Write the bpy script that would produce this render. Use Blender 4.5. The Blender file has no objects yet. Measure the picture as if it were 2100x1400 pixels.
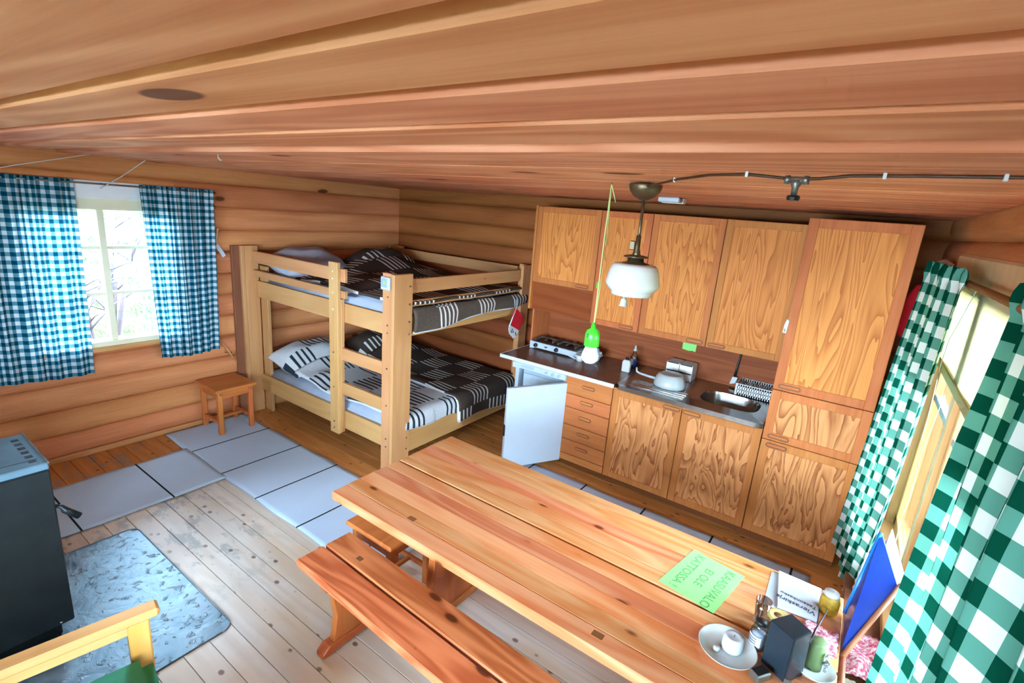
import bpy, bmesh, math, random
from mathutils import Vector, Matrix, Euler
random.seed(7)
SC = bpy.context.scene
COL = SC.collection
PI = math.pi

# ------------------------------------------------------------------ camera
cam_data = bpy.data.cameras.new('camera')
cam_data.sensor_fit = 'HORIZONTAL'; cam_data.sensor_width = 36.0; cam_data.lens = 17.639
cam_data.clip_start = 0.02; cam_data.clip_end = 200
cam = bpy.data.objects.new('camera', cam_data); COL.objects.link(cam)
RM = ((0.81300676, 0.57714727, 0.07694833), (0.2062596, -0.16188998, -0.96501223), (-0.54449701, 0.8004328, -0.25065981))
cam.matrix_world = Matrix(((RM[0][0], -RM[1][0], -RM[2][0], 0.0),
                           (RM[0][1], -RM[1][1], -RM[2][1], 0.0),
                           (RM[0][2], -RM[1][2], -RM[2][2], 2.2),
                           (0, 0, 0, 1)))
SC.camera = cam

# ------------------------------------------------------------------ light: overcast daylight through the cabin's windows and one added unseen window
vs = SC.view_settings
vs.view_transform = 'Standard'; vs.look = 'None'; vs.gamma = 1.0; vs.use_curve_mapping = False
vs.exposure = 1.32
W = bpy.data.worlds.new('overcast_sky'); SC.world = W; W.use_nodes = True
bg = W.node_tree.nodes['Background']
bg.inputs['Color'].default_value = (0.66, 0.84, 1.0, 1); bg.inputs['Strength'].default_value = 30.0
def window_light(name, loc, rot, sx, sy):
    l = bpy.data.lights.new(name, 'AREA'); l.shape = 'RECTANGLE'; l.size = sx; l.size_y = sy
    l.cycles.is_portal = True                      # only guides the sampling of the sky through the opening
    o = bpy.data.objects.new(name, l); COL.objects.link(o); o.location = loc; o.rotation_euler = rot
window_light('portal_left_window', (-5.02, 1.43, 1.44), (0, -PI/2, 0), 1.1, 1.0)
window_light('portal_right_window', (0.52, 2.42, 1.33), (0, PI/2, 0), 1.45, 2.2)
window_light('portal_front_window', (-1.15, -1.72, 1.555), (PI/2, 0, 0), 2.8, 1.2)
window_light('portal_added_window', (0.52, -0.75, 1.5), (0, PI/2, 0), 1.3, 1.5)
SC.cycles.max_bounces = 6; SC.cycles.diffuse_bounces = 4; SC.cycles.glossy_bounces = 3; SC.cycles.transparent_max_bounces = 8
SC.cycles.use_adaptive_sampling = True; SC.cycles.adaptive_threshold = 0.1; SC.cycles.adaptive_min_samples = 12
SC.cycles.sample_clamp_indirect = 8.0; SC.cycles.caustics_reflective = False; SC.cycles.caustics_refractive = False

# ------------------------------------------------------------------ helpers
ORG = {}
def lin(h):
    h = h.lstrip('#'); c = [int(h[i:i+2], 16)/255 for i in (0, 2, 4)]
    return tuple([x/12.92 if x <= 0.04045 else ((x+0.055)/1.055)**2.4 for x in c] + [1.0])
def meta(o, label=None, cat=None, group=None, kind=None):
    if label: o['label'] = label
    if cat: o['category'] = cat
    if group: o['group'] = group
    if kind: o['kind'] = kind
    return o
def org(p): return ORG.get(p.name, Vector((0, 0, 0))) if p else Vector((0, 0, 0))
def put(name, me, mat, parent, world):
    o = bpy.data.objects.new(name, me); COL.objects.link(o)
    if mat is not None and not me.materials: me.materials.append(mat)
    w = Vector(world)
    if parent: o.parent = parent; o.location = w - org(parent)
    else: o.location = w
    ORG[o.name] = w
    return o
def thing(name, label, cat, loc, rotz=0.0, group=None, kind=None):
    o = bpy.data.objects.new(name, None); COL.objects.link(o); o.empty_display_size = 0.1
    o.location = loc; o.rotation_euler = (0, 0, rotz); ORG[o.name] = Vector(loc)
    return meta(o, label, cat, group, kind)
def mesh_of(bm, name, smooth=False):
    me = bpy.data.meshes.new(name); bm.to_mesh(me); bm.free()
    if smooth:
        for p in me.polygons: p.use_smooth = True
    return me
def add_box(bm, x0, x1, y0, y1, z0, z1, bev=0.0, M=None):
    r = bmesh.ops.create_cube(bm, size=1.0)
    vs_ = r['verts']
    bmesh.ops.scale(bm, vec=(abs(x1-x0), abs(y1-y0), abs(z1-z0)), verts=vs_)
    bmesh.ops.translate(bm, vec=((x0+x1)/2, (y0+y1)/2, (z0+z1)/2), verts=vs_)
    if bev > 0:
        ed = list({e for v in vs_ for e in v.link_edges})
        rr = bmesh.ops.bevel(bm, geom=ed, offset=min(bev, 0.45*min(abs(x1-x0), abs(y1-y0), abs(z1-z0))), segments=1, affect='EDGES')
        vs_ = list({v for v in rr['verts']} | {v for f in rr['faces'] for v in f.verts} | {v for v in vs_ if v.is_valid})
    if M is not None: bmesh.ops.transform(bm, matrix=M, verts=vs_)
    return vs_
def box(parent, name, x0, x1, y0, y1, z0, z1, mat, bev=0.003, label=None):
    c = Vector(((x0+x1)/2, (y0+y1)/2, (z0+z1)/2))
    bm = bmesh.new(); add_box(bm, x0-c.x, x1-c.x, y0-c.y, y1-c.y, z0-c.z, z1-c.z, bev)
    o = put(name, mesh_of(bm, name), mat, parent, c)
    if label: o['label'] = label
    return o
def multi(parent, name, boxes, mat, bev=0.003, label=None):
    """several boxes as one mesh (one part)"""
    lo = Vector([min(b[i] for b in boxes) for i in (0, 2, 4)]); hi = Vector([max(b[i] for b in boxes) for i in (1, 3, 5)])
    c = (lo+hi)/2; bm = bmesh.new()
    for b in boxes: add_box(bm, b[0]-c.x, b[1]-c.x, b[2]-c.y, b[3]-c.y, b[4]-c.z, b[5]-c.z, bev)
    o = put(name, mesh_of(bm, name), mat, parent, c)
    if label: o['label'] = label
    return o
def add_lathe(bm, prof, c=(0, 0, 0), seg=28, M=None):
    rings = []
    for r, z in prof:
        if r < 1e-5: rings.append([bm.verts.new((c[0], c[1], c[2]+z))])
        else: rings.append([bm.verts.new((c[0]+r*math.cos(2*PI*k/seg), c[1]+r*math.sin(2*PI*k/seg), c[2]+z)) for k in range(seg)])
    for a, b in zip(rings[:-1], rings[1:]):
        for k in range(seg):
            k2 = (k+1) % seg
            try:
                if len(a) == 1 and len(b) == 1: continue
                if len(a) == 1: bm.faces.new((a[0], b[k], b[k2]))
                elif len(b) == 1: bm.faces.new((a[k], a[k2], b[0]))
                else: bm.faces.new((a[k], a[k2], b[k2], b[k]))
            except ValueError: pass
    if M is not None: bmesh.ops.transform(bm, matrix=M, verts=[v for r in rings for v in r])
def lathe(parent, name, prof, pos, mat, seg=28, rot=None, label=None, smooth=True):
    bm = bmesh.new(); add_lathe(bm, prof, seg=seg)
    bmesh.ops.recalc_face_normals(bm, faces=bm.faces)
    o = put(name, mesh_of(bm, name, smooth), mat, parent, pos)
    if rot: o.rotation_euler = rot
    if label: o['label'] = label
    return o
def add_tube(bm, pts, r, seg=8, closed=False):
    pts = [Vector(p) for p in pts]; n = len(pts); rings = []
    for i, p in enumerate(pts):
        a = pts[max(i-1, 0)]; b = pts[min(i+1, n-1)]
        t = (b-a).normalized()
        u = t.cross(Vector((0, 0, 1)))
        if u.length < 1e-3: u = t.cross(Vector((1, 0, 0)))
        u.normalize(); w = t.cross(u)
        rr = r[i] if isinstance(r, (list, tuple)) else r
        rings.append([bm.verts.new(p + u*rr*math.cos(2*PI*k/seg) + w*rr*math.sin(2*PI*k/seg)) for k in range(seg)])
    for a, b in zip(rings[:-1], rings[1:]):
        for k in range(seg): bm.faces.new((a[k], a[(k+1) % seg], b[(k+1) % seg], b[k]))
    bm.faces.new(rings[0][::-1]); bm.faces.new(rings[-1])
def tube(parent, name, pts, r, mat, seg=8, label=None):
    c = sum((Vector(p) for p in pts), Vector())/len(pts)
    bm = bmesh.new(); add_tube(bm, [Vector(p)-c for p in pts], r, seg)
    bmesh.ops.recalc_face_normals(bm, faces=bm.faces)
    o = put(name, mesh_of(bm, name, True), mat, parent, c)
    if label: o['label'] = label
    return o
def add_prism(bm, poly, d0, d1, plane):
    """poly in 2D; plane 'xz' extrudes y, 'yz' extrudes x, 'xy' extrudes z"""
    def P(a, b, d): return {'xz': (a, d, b), 'yz': (d, a, b), 'xy': (a, b, d)}[plane]
    A = [bm.verts.new(P(a, b, d0)) for a, b in poly]; B_ = [bm.verts.new(P(a, b, d1)) for a, b in poly]
    n = len(poly)
    bm.faces.new(A); bm.faces.new(B_[::-1])
    for k in range(n): bm.faces.new((A[k], B_[k], B_[(k+1) % n], A[(k+1) % n]))
def prism(parent, name, poly, d0, d1, plane, mat, bev=0.0, label=None, smooth=False):
    bm = bmesh.new(); add_prism(bm, poly, d0, d1, plane)
    bmesh.ops.recalc_face_normals(bm, faces=bm.faces)
    if bev: bmesh.ops.bevel(bm, geom=list(bm.edges), offset=bev, segments=1, affect='EDGES')
    c = sum((v.co for v in bm.verts), Vector())/len(bm.verts)
    bmesh.ops.translate(bm, vec=-c, verts=bm.verts)
    o = put(name, mesh_of(bm, name, smooth), mat, parent, c)
    if label: o['label'] = label
    return o
def grid(parent, name, fn, nu, nv, mat, thick=0.0, uvscale=None, label=None, world=True):
    """fn(i/nu, j/nv) -> (point, (u, v))"""
    vs_, uvs, fs = [], [], []
    for j in range(nv+1):
        for i in range(nu+1):
            p, uv = fn(i/nu, j/nv); vs_.append(Vector(p)); uvs.append(uv)
    c = sum(vs_, Vector())/len(vs_)
    for j in range(nv):
        for i in range(nu):
            a = j*(nu+1)+i; fs.append((a, a+1, a+nu+2, a+nu+1))
    me = bpy.data.meshes.new(name); me.from_pydata([tuple(v-c) for v in vs_], [], fs)
    ul = me.uv_layers.new(name='UVMap')
    for p in me.polygons:
        p.use_smooth = True
        for li in p.loop_indices: ul.data[li].uv = uvs[me.loops[li].vertex_index]
    o = put(name, me, mat, parent, c)
    if thick:
        m = o.modifiers.new('thickness', 'SOLIDIFY'); m.thickness = thick; m.offset = -1
    if label: o['label'] = label
    return o
def pill(cx, cz, w, h, n=8):
    r = h/2; pts = []
    for k in range(n+1):
        a = -PI/2 + PI*k/n; pts.append((cx+w/2-r+r*math.cos(a), cz+r*math.sin(a)))
    for k in range(n+1):
        a = PI/2 + PI*k/n; pts.append((cx-w/2+r+r*math.cos(a), cz+r*math.sin(a)))
    return pts
def copy_tree(o, parent=None, delta=Vector((0, 0, 0))):
    c = o.copy(); COL.objects.link(c); c.parent = parent
    if parent is None: c.location = o.location + delta
    ORG[c.name] = org(o) + delta
    for ch in list(o.children): copy_tree(ch, c, delta)
    return c
def text(parent, name, s, size, mat, pos, mrot, align='CENTER'):
    cu = bpy.data.curves.new(name, 'FONT'); cu.body = s; cu.size = size; cu.align_x = align; cu.align_y = 'CENTER'; cu.extrude = 0.0002
    t = bpy.data.objects.new('tmp_text', cu); COL.objects.link(t)
    dg = bpy.context.evaluated_depsgraph_get()
    me = bpy.data.meshes.new_from_object(t.evaluated_get(dg)); bpy.data.objects.remove(t); me.name = name
    me.materials.clear()
    o = put(name, me, mat, parent, pos); o.rotation_euler = mrot.to_euler() if isinstance(mrot, Matrix) else mrot
    return o

# ------------------------------------------------------------------ materials
class NT:
    def __init__(s, name, rough=0.5, metal=0.0, spec=0.5):
        s.m = bpy.data.materials.new(name); s.m.use_nodes = True; s.t = s.m.node_tree
        s.b = s.t.nodes['Principled BSDF']; s.out = s.t.nodes['Material Output']
        s.b.inputs['Roughness'].default_value = rough; s.b.inputs['Metallic'].default_value = metal
        s.b.inputs['Specular IOR Level'].default_value = spec
    def n(s, typ, **kw):
        nd = s.t.nodes.new('ShaderNode'+typ)
        for k, v in kw.items(): setattr(nd, k, v)
        return nd
    def l(s, a, b): s.t.links.new(a, b)
    def setin(s, sock, v):
        if hasattr(v, 'links') or isinstance(v, bpy.types.NodeSocket): s.l(v, sock)
        else: sock.default_value = v
    def math(s, op, a, b=None, c=None, clamp=False):
        nd = s.n('Math', operation=op); nd.use_clamp = clamp
        for i, v in enumerate((a, b, c)):
            if v is not None: s.setin(nd.inputs[i], v)
        return nd.outputs[0]
    def mix(s, f, a, b, mode='MIX'):
        nd = s.n('MixRGB', blend_type=mode)
        s.setin(nd.inputs[0], f); s.setin(nd.inputs[1], a); s.setin(nd.inputs[2], b)
        return nd.outputs[0]
    def obj_coord(s, scale=(1, 1, 1), rand=True, world=False):
        if world: src = s.n('NewGeometry').outputs['Position']
        else: src = s.n('TexCoord').outputs['Object']
        if rand:
            r = s.n('ObjectInfo').outputs['Random']
            cx = s.n('CombineXYZ'); s.l(s.math('MULTIPLY', r, 37.0), cx.inputs[0]); s.l(s.math('MULTIPLY', r, 91.0), cx.inputs[1]); s.l(s.math('MULTIPLY', r, 53.0), cx.inputs[2])
            va = s.n('VectorMath', operation='ADD'); s.l(src, va.inputs[0]); s.l(cx.outputs[0], va.inputs[1]); src = va.outputs[0]
        mp = s.n('VectorMath', operation='MULTIPLY'); s.l(src, mp.inputs[0]); mp.inputs[1].default_value = scale
        return mp.outputs[0]
    def noise(s, vec, scale=5, detail=2, rough=0.5, dist=0.0):
        nd = s.n('TexNoise'); s.l(vec, nd.inputs['Vector'])
        for k, v in (('Scale', scale), ('Detail', detail), ('Roughness', rough), ('Distortion', dist)): nd.inputs[k].default_value = v
        return nd.outputs['Fac']
    def ramp(s, f, stops, mode='LINEAR'):
        nd = s.n('ValToRGB'); nd.color_ramp.interpolation = mode
        el = nd.color_ramp.elements
        while len(el) < len(stops): el.new(0.5)
        for e, (p, c) in zip(el, stops): e.position = p; e.color = c
        s.l(f, nd.inputs[0]); return nd.outputs[0]
    def bump(s, h, strength=0.2, dist=0.01):
        nd = s.n('Bump'); nd.inputs['Strength'].default_value = strength; nd.inputs['Distance'].default_value = dist
        s.l(h, nd.inputs['Height']); s.l(nd.outputs[0], s.b.inputs['Normal'])
    def color(s, c): s.setin(s.b.inputs['Base Color'], c)
MC = {}
def plain(name, hexc, rough=0.5, metal=0.0, var=0.06, spec=0.5, scale=9):
    if name in MC: return MC[name]
    t = NT(name, rough, metal, spec); c = lin(hexc)
    f = t.noise(t.obj_coord(rand=True), scale, 3)
    d = tuple([x*(1-2*var) for x in c[:3]]+[1]); e = tuple([min(1, x*(1+2*var)) for x in c[:3]]+[1])
    t.color(t.ramp(f, [(0.3, d), (0.7, e)])); MC[name] = t.m
    return t.m
def wood(name, light, dark, axis='X', rings=9.0, scale=4.0, rough=0.45, knots=0.0, contrast=0.6, fiber=0.35, var=0.14, knotc='#4a2413', kscale=5.0, spec=0.35, coat=0.0, hewn=0.0):
    key = name+axis
    if key in MC: return MC[key]
    t = NT(key, rough, 0, spec)
    ax = 'XYZ'.index(axis)
    s1 = [1.0]*3; s1[ax] = 0.13
    v = t.obj_coord(tuple(s1))
    n1 = t.noise(v, scale, 2.0, 0.45, 0.25)
    band = t.math('SINE', t.math('MULTIPLY', n1, rings*2*PI))
    band = t.math('MULTIPLY_ADD', band, 0.5*contrast, 0.5)
    s2 = [1.0]*3; s2[ax] = 0.03
    fib = t.noise(t.obj_coord(tuple(s2)), 90, 3, 0.6)
    f = t.math('ADD', t.math('MULTIPLY', band, 1-fiber), t.math('MULTIPLY', fib, fiber), clamp=True)
    big = t.noise(t.obj_coord(tuple(0.5 if i == ax else 1.5 for i in range(3))), 1.6, 2)
    f = t.math('ADD', f, t.math('MULTIPLY_ADD', big, 0.6, -0.3), clamp=True)
    col = t.mix(f, lin(dark), lin(light))
    if knots > 0:
        s3 = [1.0]*3; s3[ax] = 0.45
        vo = t.n('TexVoronoi'); vo.inputs['Scale'].default_value = kscale; t.l(t.obj_coord(tuple(s3)), vo.inputs['Vector'])
        k = t.math('SUBTRACT', knots, vo.outputs['Distance'])
        k = t.math('MULTIPLY', k, 60.0/max(kscale, 1)*2.0, clamp=True)
        halo = t.math('MULTIPLY', t.math('SUBTRACT', knots*1.9, vo.outputs['Distance']), 8.0, clamp=True)
        col = t.mix(t.math('MULTIPLY', halo, 0.35), col, lin(dark))
        col = t.mix(t.math('MULTIPLY', k, 0.85), col, lin(knotc))
    hs = t.n('HueSaturation'); r = t.n('ObjectInfo').outputs['Random']
    t.l(t.math('MULTIPLY_ADD', r, 2*var, 1-var), hs.inputs['Value'])
    t.l(t.math('MULTIPLY_ADD', t.math('FRACT', t.math('MULTIPLY', r, 7.31)), 0.02, 0.49), hs.inputs['Hue'])
    t.l(col, hs.inputs['Color']); t.color(hs.outputs[0])
    if hewn:
        hn = t.noise(t.obj_coord(tuple(0.5 if i == ax else 1.0 for i in range(3))), 7.0, 3, 0.55)
        t.bump(t.math('ADD', t.math('MULTIPLY', f, 0.08), hn), hewn, 0.03)
    else: t.bump(f, 0.12, 0.004)
    if coat: t.b.inputs['Coat Weight'].default_value = coat; t.b.inputs['Coat Roughness'].default_value = 0.25
    MC[key] = t.m
    return t.m
def veneer(name, light, dark, rings=7.0, scale=2.2, seed=0.0, soft=1.0, rough=0.4, zst=0.3, dist=0.7):
    """rotary-cut veneer: contour lines of a smooth field stretched upright"""
    if name in MC: return MC[name]
    t = NT(name, 0.6, 0, 0.15)
    v = t.obj_coord((1.0, 1.0, zst))
    va = t.n('VectorMath', operation='ADD'); t.l(v, va.inputs[0]); va.inputs[1].default_value = (seed, seed*0.7, seed*1.3)
    n1 = t.noise(va.outputs[0], scale*2.0, 3.0, 0.42, dist)
    sw = t.math('FRACT', t.math('MULTIPLY', n1, rings))
    edge = t.math('POWER', sw, 2.2*soft)
    fib = t.noise(t.obj_coord((1, 1, 0.02)), 110, 3, 0.6)
    f = t.math('ADD', t.math('MULTIPLY', edge, 0.85), t.math('MULTIPLY_ADD', fib, 0.5, -0.22), clamp=True)
    col = t.mix(f, lin(light), lin(dark)); t.color(col); t.bump(fib, 0.08, 0.003)
    MC[name] = t.m
    return t.m
def uv_xy(t):
    sx = t.n('SeparateXYZ'); t.l(t.n('TexCoord').outputs['UV'], sx.inputs[0]); return sx.outputs[0], sx.outputs[1]
def cloth_out(t, col, transl=0.4, rough=0.9):
    d = t.n('BsdfDiffuse'); t.setin(d.inputs['Color'], col)
    tr = t.n('BsdfTranslucent'); t.setin(tr.inputs['Color'], col)
    mx = t.n('MixShader'); mx.inputs[0].default_value = transl
    t.l(d.outputs[0], mx.inputs[1]); t.l(tr.outputs[0], mx.inputs[2]); t.l(mx.outputs[0], t.out.inputs['Surface'])
def gingham(name, white, mid, dark, period, transl=0.45):
    t = NT(name, 0.9); u, v = uv_xy(t)
    a = t.math('LESS_THAN', t.math('FRACT', t.math('DIVIDE', u, period)), 0.5)
    b = t.math('LESS_THAN', t.math('FRACT', t.math('DIVIDE', v, period)), 0.5)
    s = t.math('ADD', a, b)
    c1 = t.mix(t.math('MINIMUM', s, 1.0), lin(white), lin(mid))
    col = t.mix(t.math('MAXIMUM', t.math('SUBTRACT', s, 1.0), 0.0), c1, lin(dark))
    cloth_out(t, col, transl); return t.m
def quilt_mat(name, plainc, linec, basec, bs=0.24, lines=5, frac=0.36, border=None):
    t = NT(name, 0.95); u, v = uv_xy(t)
    iu = t.math('FLOOR', t.math('DIVIDE', u, bs)); iv = t.math('FLOOR', t.math('DIVIDE', v, bs))
    par = t.math('GREATER_THAN', t.math('FRACT', t.math('MULTIPLY', t.math('ADD', iu, iv), 0.5)), 0.25)
    ln = t.math('LESS_THAN', t.math('FRACT', t.math('DIVIDE', v, bs/lines)), frac)
    f = t.math('MULTIPLY', par, ln)
    wn = t.noise(t.obj_coord((1, 1, 1)), 70, 3)
    base = t.mix(t.math('MULTIPLY', par, 0.5), lin(plainc), lin(basec))
    base = t.mix(t.math('MULTIPLY', wn, 0.35), base, lin('#6b625a'))
    t.color(t.mix(f, base, lin(linec))); t.bump(wn, 0.3, 0.004); MC[name] = t.m
    t.b.inputs['Specular IOR Level'].default_value = 0.1
    return t.m
def glass_mat(name, tint=(0.95, 0.98, 1, 1), fac=0.08, rough=0.02):
    t = NT(name); tr = t.n('BsdfTransparent'); tr.inputs[0].default_value = tint
    gl = t.n('BsdfGlossy'); gl.inputs['Roughness'].default_value = rough
    lw = t.n('LayerWeight'); lw.inputs[0].default_value = 0.35
    mx = t.n('MixShader'); t.l(t.math('MULTIPLY_ADD', lw.outputs['Fresnel'], 0.8, fac, clamp=True), mx.inputs[0])
    t.l(tr.outputs[0], mx.inputs[1]); t.l(gl.outputs[0], mx.inputs[2]); t.l(mx.outputs[0], t.out.inputs['Surface'])
    return t.m
def rug_mat(name, base, stripe, period, width, off):
    t = NT(name, 0.95, 0, 0.1); u, v = uv_xy(t)
    f = t.math('LESS_THAN', t.math('FRACT', t.math('DIVIDE', t.math('ADD', u, off), period)), width/period)
    s = t.n('TexWave'); s.inputs['Scale'].default_value = 55; t.l(t.obj_coord((1, 1, 1), rand=False), s.inputs['Vector'])
    wv = t.noise(t.obj_coord((60, 60, 60), rand=False), 3, 2)
    b2 = tuple([x*0.8 for x in lin(base)[:3]]+[1])
    big = t.noise(t.obj_coord((1, 1, 1)), 3, 2)
    c = t.mix(t.math('ADD', t.math('MULTIPLY', wv, 0.5), t.math('MULTIPLY_ADD', big, 0.5, -0.1), clamp=True), b2, lin(base))
    t.color(t.mix(f, c, lin(stripe))); t.bump(wv, 0.35, 0.004); return t.m

M = {}
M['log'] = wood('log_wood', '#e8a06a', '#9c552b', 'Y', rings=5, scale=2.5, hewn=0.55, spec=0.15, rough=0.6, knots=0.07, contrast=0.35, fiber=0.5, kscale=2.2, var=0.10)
M['logx'] = wood('log_wood_shaded', '#ab6338', '#6c3418', 'X', rings=5, scale=2.5, hewn=0.55, spec=0.15, rough=0.6, knots=0.07, contrast=0.35, fiber=0.5, kscale=2.2, var=0.10)  # darker copy of the wall logs: light falloff at the back painted in
M['logdark'] = plain('log_seam', '#4a2a16', 0.9)
M['ceil'] = wood('ceiling_pine', '#f6b68c', '#c27244', 'X', rings=7, scale=3.6, spec=0.15, rough=0.6, knots=0.10, contrast=0.75, fiber=0.45, kscale=2.2, var=0.10, knotc='#5a2e1c')
M['ceil_up'] = wood('ceiling_pine_pale', '#efb892', '#d28c5e', 'X', rings=5, scale=3.0, spec=0.15, rough=0.6, knots=0.05, contrast=0.3, kscale=2.0)
M['table'] = wood('table_pine', '#dfa878', '#c4642a', 'X', rings=7, scale=5, rough=0.3, knots=0.13, contrast=0.75, fiber=0.45, kscale=8.0, var=0.12, knotc='#4d2412')
M['bench'] = wood('bench_pine', '#dc8a54', '#9c4a1c', 'X', rings=9, scale=6, rough=0.34, knots=0.13, contrast=0.85, kscale=6, var=0.06, knotc='#3f1c0e')
M['benchy'] = wood('bench_pine', '#c47038', '#8f461c', 'Y', rings=6, scale=5, rough=0.4, knots=0.05, kscale=5, var=0.06)
M['benchz'] = wood('bench_pine', '#c47038', '#8f461c', 'Z', rings=6, scale=5, rough=0.4, knots=0.05, kscale=5, var=0.06)
M['bunkx'] = wood('bunk_pine', '#cfa06c', '#b07a46', 'X', rings=5, scale=5, rough=0.45, knots=0.05, contrast=0.35, kscale=5, var=0.06)
M['bunky'] = wood('bunk_pine', '#cfa06c', '#b07a46', 'Y', rings=5, scale=5, rough=0.45, knots=0.05, contrast=0.35, kscale=5, var=0.06)
M['bunkz'] = wood('bunk_pine', '#cfa06c', '#b07a46', 'Z', rings=5, scale=5, rough=0.45, knots=0.05, contrast=0.35, kscale=5, var=0.06)
M['stool'] = wood('stool_pine', '#cf7a40', '#a35222', 'Y', rings=6, scale=6, rough=0.4, knots=0.04, kscale=7, var=0.05)
M['stoolz'] = wood('stool_pine', '#cf7a40', '#a35222', 'Z', rings=6, scale=6, rough=0.4, knots=0.04, kscale=7, var=0.05)
M['arm'] = wood('armchair_pine', '#e0b074', '#c9904f', 'Y', rings=5, scale=5, rough=0.35, knots=0.06, kscale=5, var=0.05)
M['armz'] = wood('armchair_pine', '#e0a862', '#c9863f', 'Z', rings=5, scale=5, rough=0.35, knots=0.04, kscale=5, var=0.05)
M['oakx'] = wood('cabinet_oak', '#d0844c', '#a4592a', 'X', rings=6, scale=6, spec=0.15, rough=0.6, contrast=0.4, fiber=0.6, var=0.04)
M['oakz'] = wood('cabinet_oak', '#d0844c', '#a4592a', 'Z', rings=6, scale=6, spec=0.15, rough=0.6, contrast=0.4, fiber=0.6, var=0.04)
M['oakdark'] = plain('routed_groove_brown', '#7d4a22', 0.6)
M['carcass'] = wood('cabinet_side', '#b97a40', '#98602e', 'Z', rings=4, scale=5, rough=0.5, var=0.03)
M['splash'] = wood('backsplash_board', '#a86536', '#7c4220', 'X', rings=8, scale=5, spec=0.15, rough=0.6, contrast=0.6, var=0.05)
M['mahog'] = wood('red_brown_panel', '#9a4f28', '#763414', 'X', rings=6, scale=4, spec=0.15, rough=0.6, contrast=0.5, var=0.02)
M['white'] = plain('white_enamel', '#b6c2ce', 0.3, var=0.01)
M['offwhite'] = plain('white_plastic', '#c8ccca', 0.45, var=0.01)
M['greyplastic'] = plain('grey_plastic', '#9fb2c2', 0.4, var=0.02)
M['black'] = plain('black_plastic', '#14161a', 0.4, var=0.02)
M['steel'] = plain('brushed_steel', '#a7a4a0', 0.22, 1.0, 0.04, scale=40)
M['brass'] = plain('aged_brass', '#6d5d45', 0.4, 0.8, 0.1)
M['greymetal'] = plain('grey_metal', '#7b7770', 0.4, 0.7, 0.1)
M['iron'] = plain('stove_black', '#1d2426', 0.38, 0.5, 0.12)
M['stovetop'] = plain('stove_top_blue_grey', '#56707e', 0.42, 0.3, 0.08)
M['lam'] = plain('brown_laminate', '#6f5242', 0.25, 0, 0.05)
M['screw'] = plain('screw_grey', '#6b5f50', 0.4, 0.7)
M['screwb'] = plain('screw_bright', '#e5dcc8', 0.3, 0.3)
M['glass'] = glass_mat('window_glass')
M['dglass'] = glass_mat('drinking_glass', (0.96, 0.97, 0.98, 1), 0.06)

# ================================================================== the setting
XA, XC, YB, YD, ZC = -4.90, 0.40, 4.47, -1.60, 2.36
# --- outside
def ground_mat():
    t = NT('grass_ground', 0.95, 0, 0.1)
    f = t.noise(t.obj_coord((1, 1, 1), rand=False), 2.2, 6, 0.65); g = t.noise(t.obj_coord((3, 9, 3), rand=False), 4, 3)
    c = t.mix(t.math('MULTIPLY_ADD', f, 3.0, -1.0, clamp=True), lin('#141f0c'), lin('#3a4a28')); c = t.mix(t.math('MULTIPLY_ADD', g, 3.0, -1.4, clamp=True), c, lin('#6a6f60')); t.color(c); t.bump(f, 0.6, 0.1)
    return t.m
M['ground'] = ground_mat()
def gfn(u, v):
    x = -30+46*u; y = -14+36*v
    z = -0.5 + 0.02*math.sin(x*1.7)*math.cos(y*1.3)
    if x < -6.5: z += min(2.6, (-6.5-x)*0.42) + 0.12*math.sin(3.1*x+1.7*y)*min(1, (-6.5-x))
    return (x, y, z), (x, y)
meta(grid(None, 'ground', gfn, 92, 72, M['ground']), 'grassy slope outside the checked-curtain window', 'ground', kind='structure')
tw = thing('bare_shrub', 'grey bare twiggy shrub outside behind the right-hand window panes', 'shrub', (-7.6, 2.05, -0.1))
M['twig'] = plain('grey_twig', '#4c4853', 0.9)
rs = random.Random(3)
for k in range(11):
    a = rs.uniform(0, 2*PI); s = rs.uniform(0.15, 0.7); h = rs.uniform(1.4, 2.7)
    p0 = Vector((-7.6+0.1*math.cos(a), 2.05+0.1*math.sin(a), -0.12)); p2 = p0 + Vector((s*0.7*math.cos(a), s*math.sin(a), h)); p1 = (p0+p2)/2 + Vector((0, 0.1*rs.uniform(-1, 1), 0.2))
    bm = bmesh.new(); add_tube(bm, [p0-p0, p1-p0, p2-p0], [0.035, 0.022, 0.008], 6)
    for q in range(7):
        f = rs.uniform(0.3, 0.95); st = p0.lerp(p2, f)-p0; d = Vector((rs.uniform(-.25, .25), rs.uniform(-.5, .5), rs.uniform(0.1, 0.5)))
        add_tube(bm, [st, st+d*0.5+Vector((0, 0, .03)), st+d], [0.012, 0.009, 0.004], 5)
    put('stem', mesh_of(bm, 'stem', True), M['twig'], tw, p0)

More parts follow.
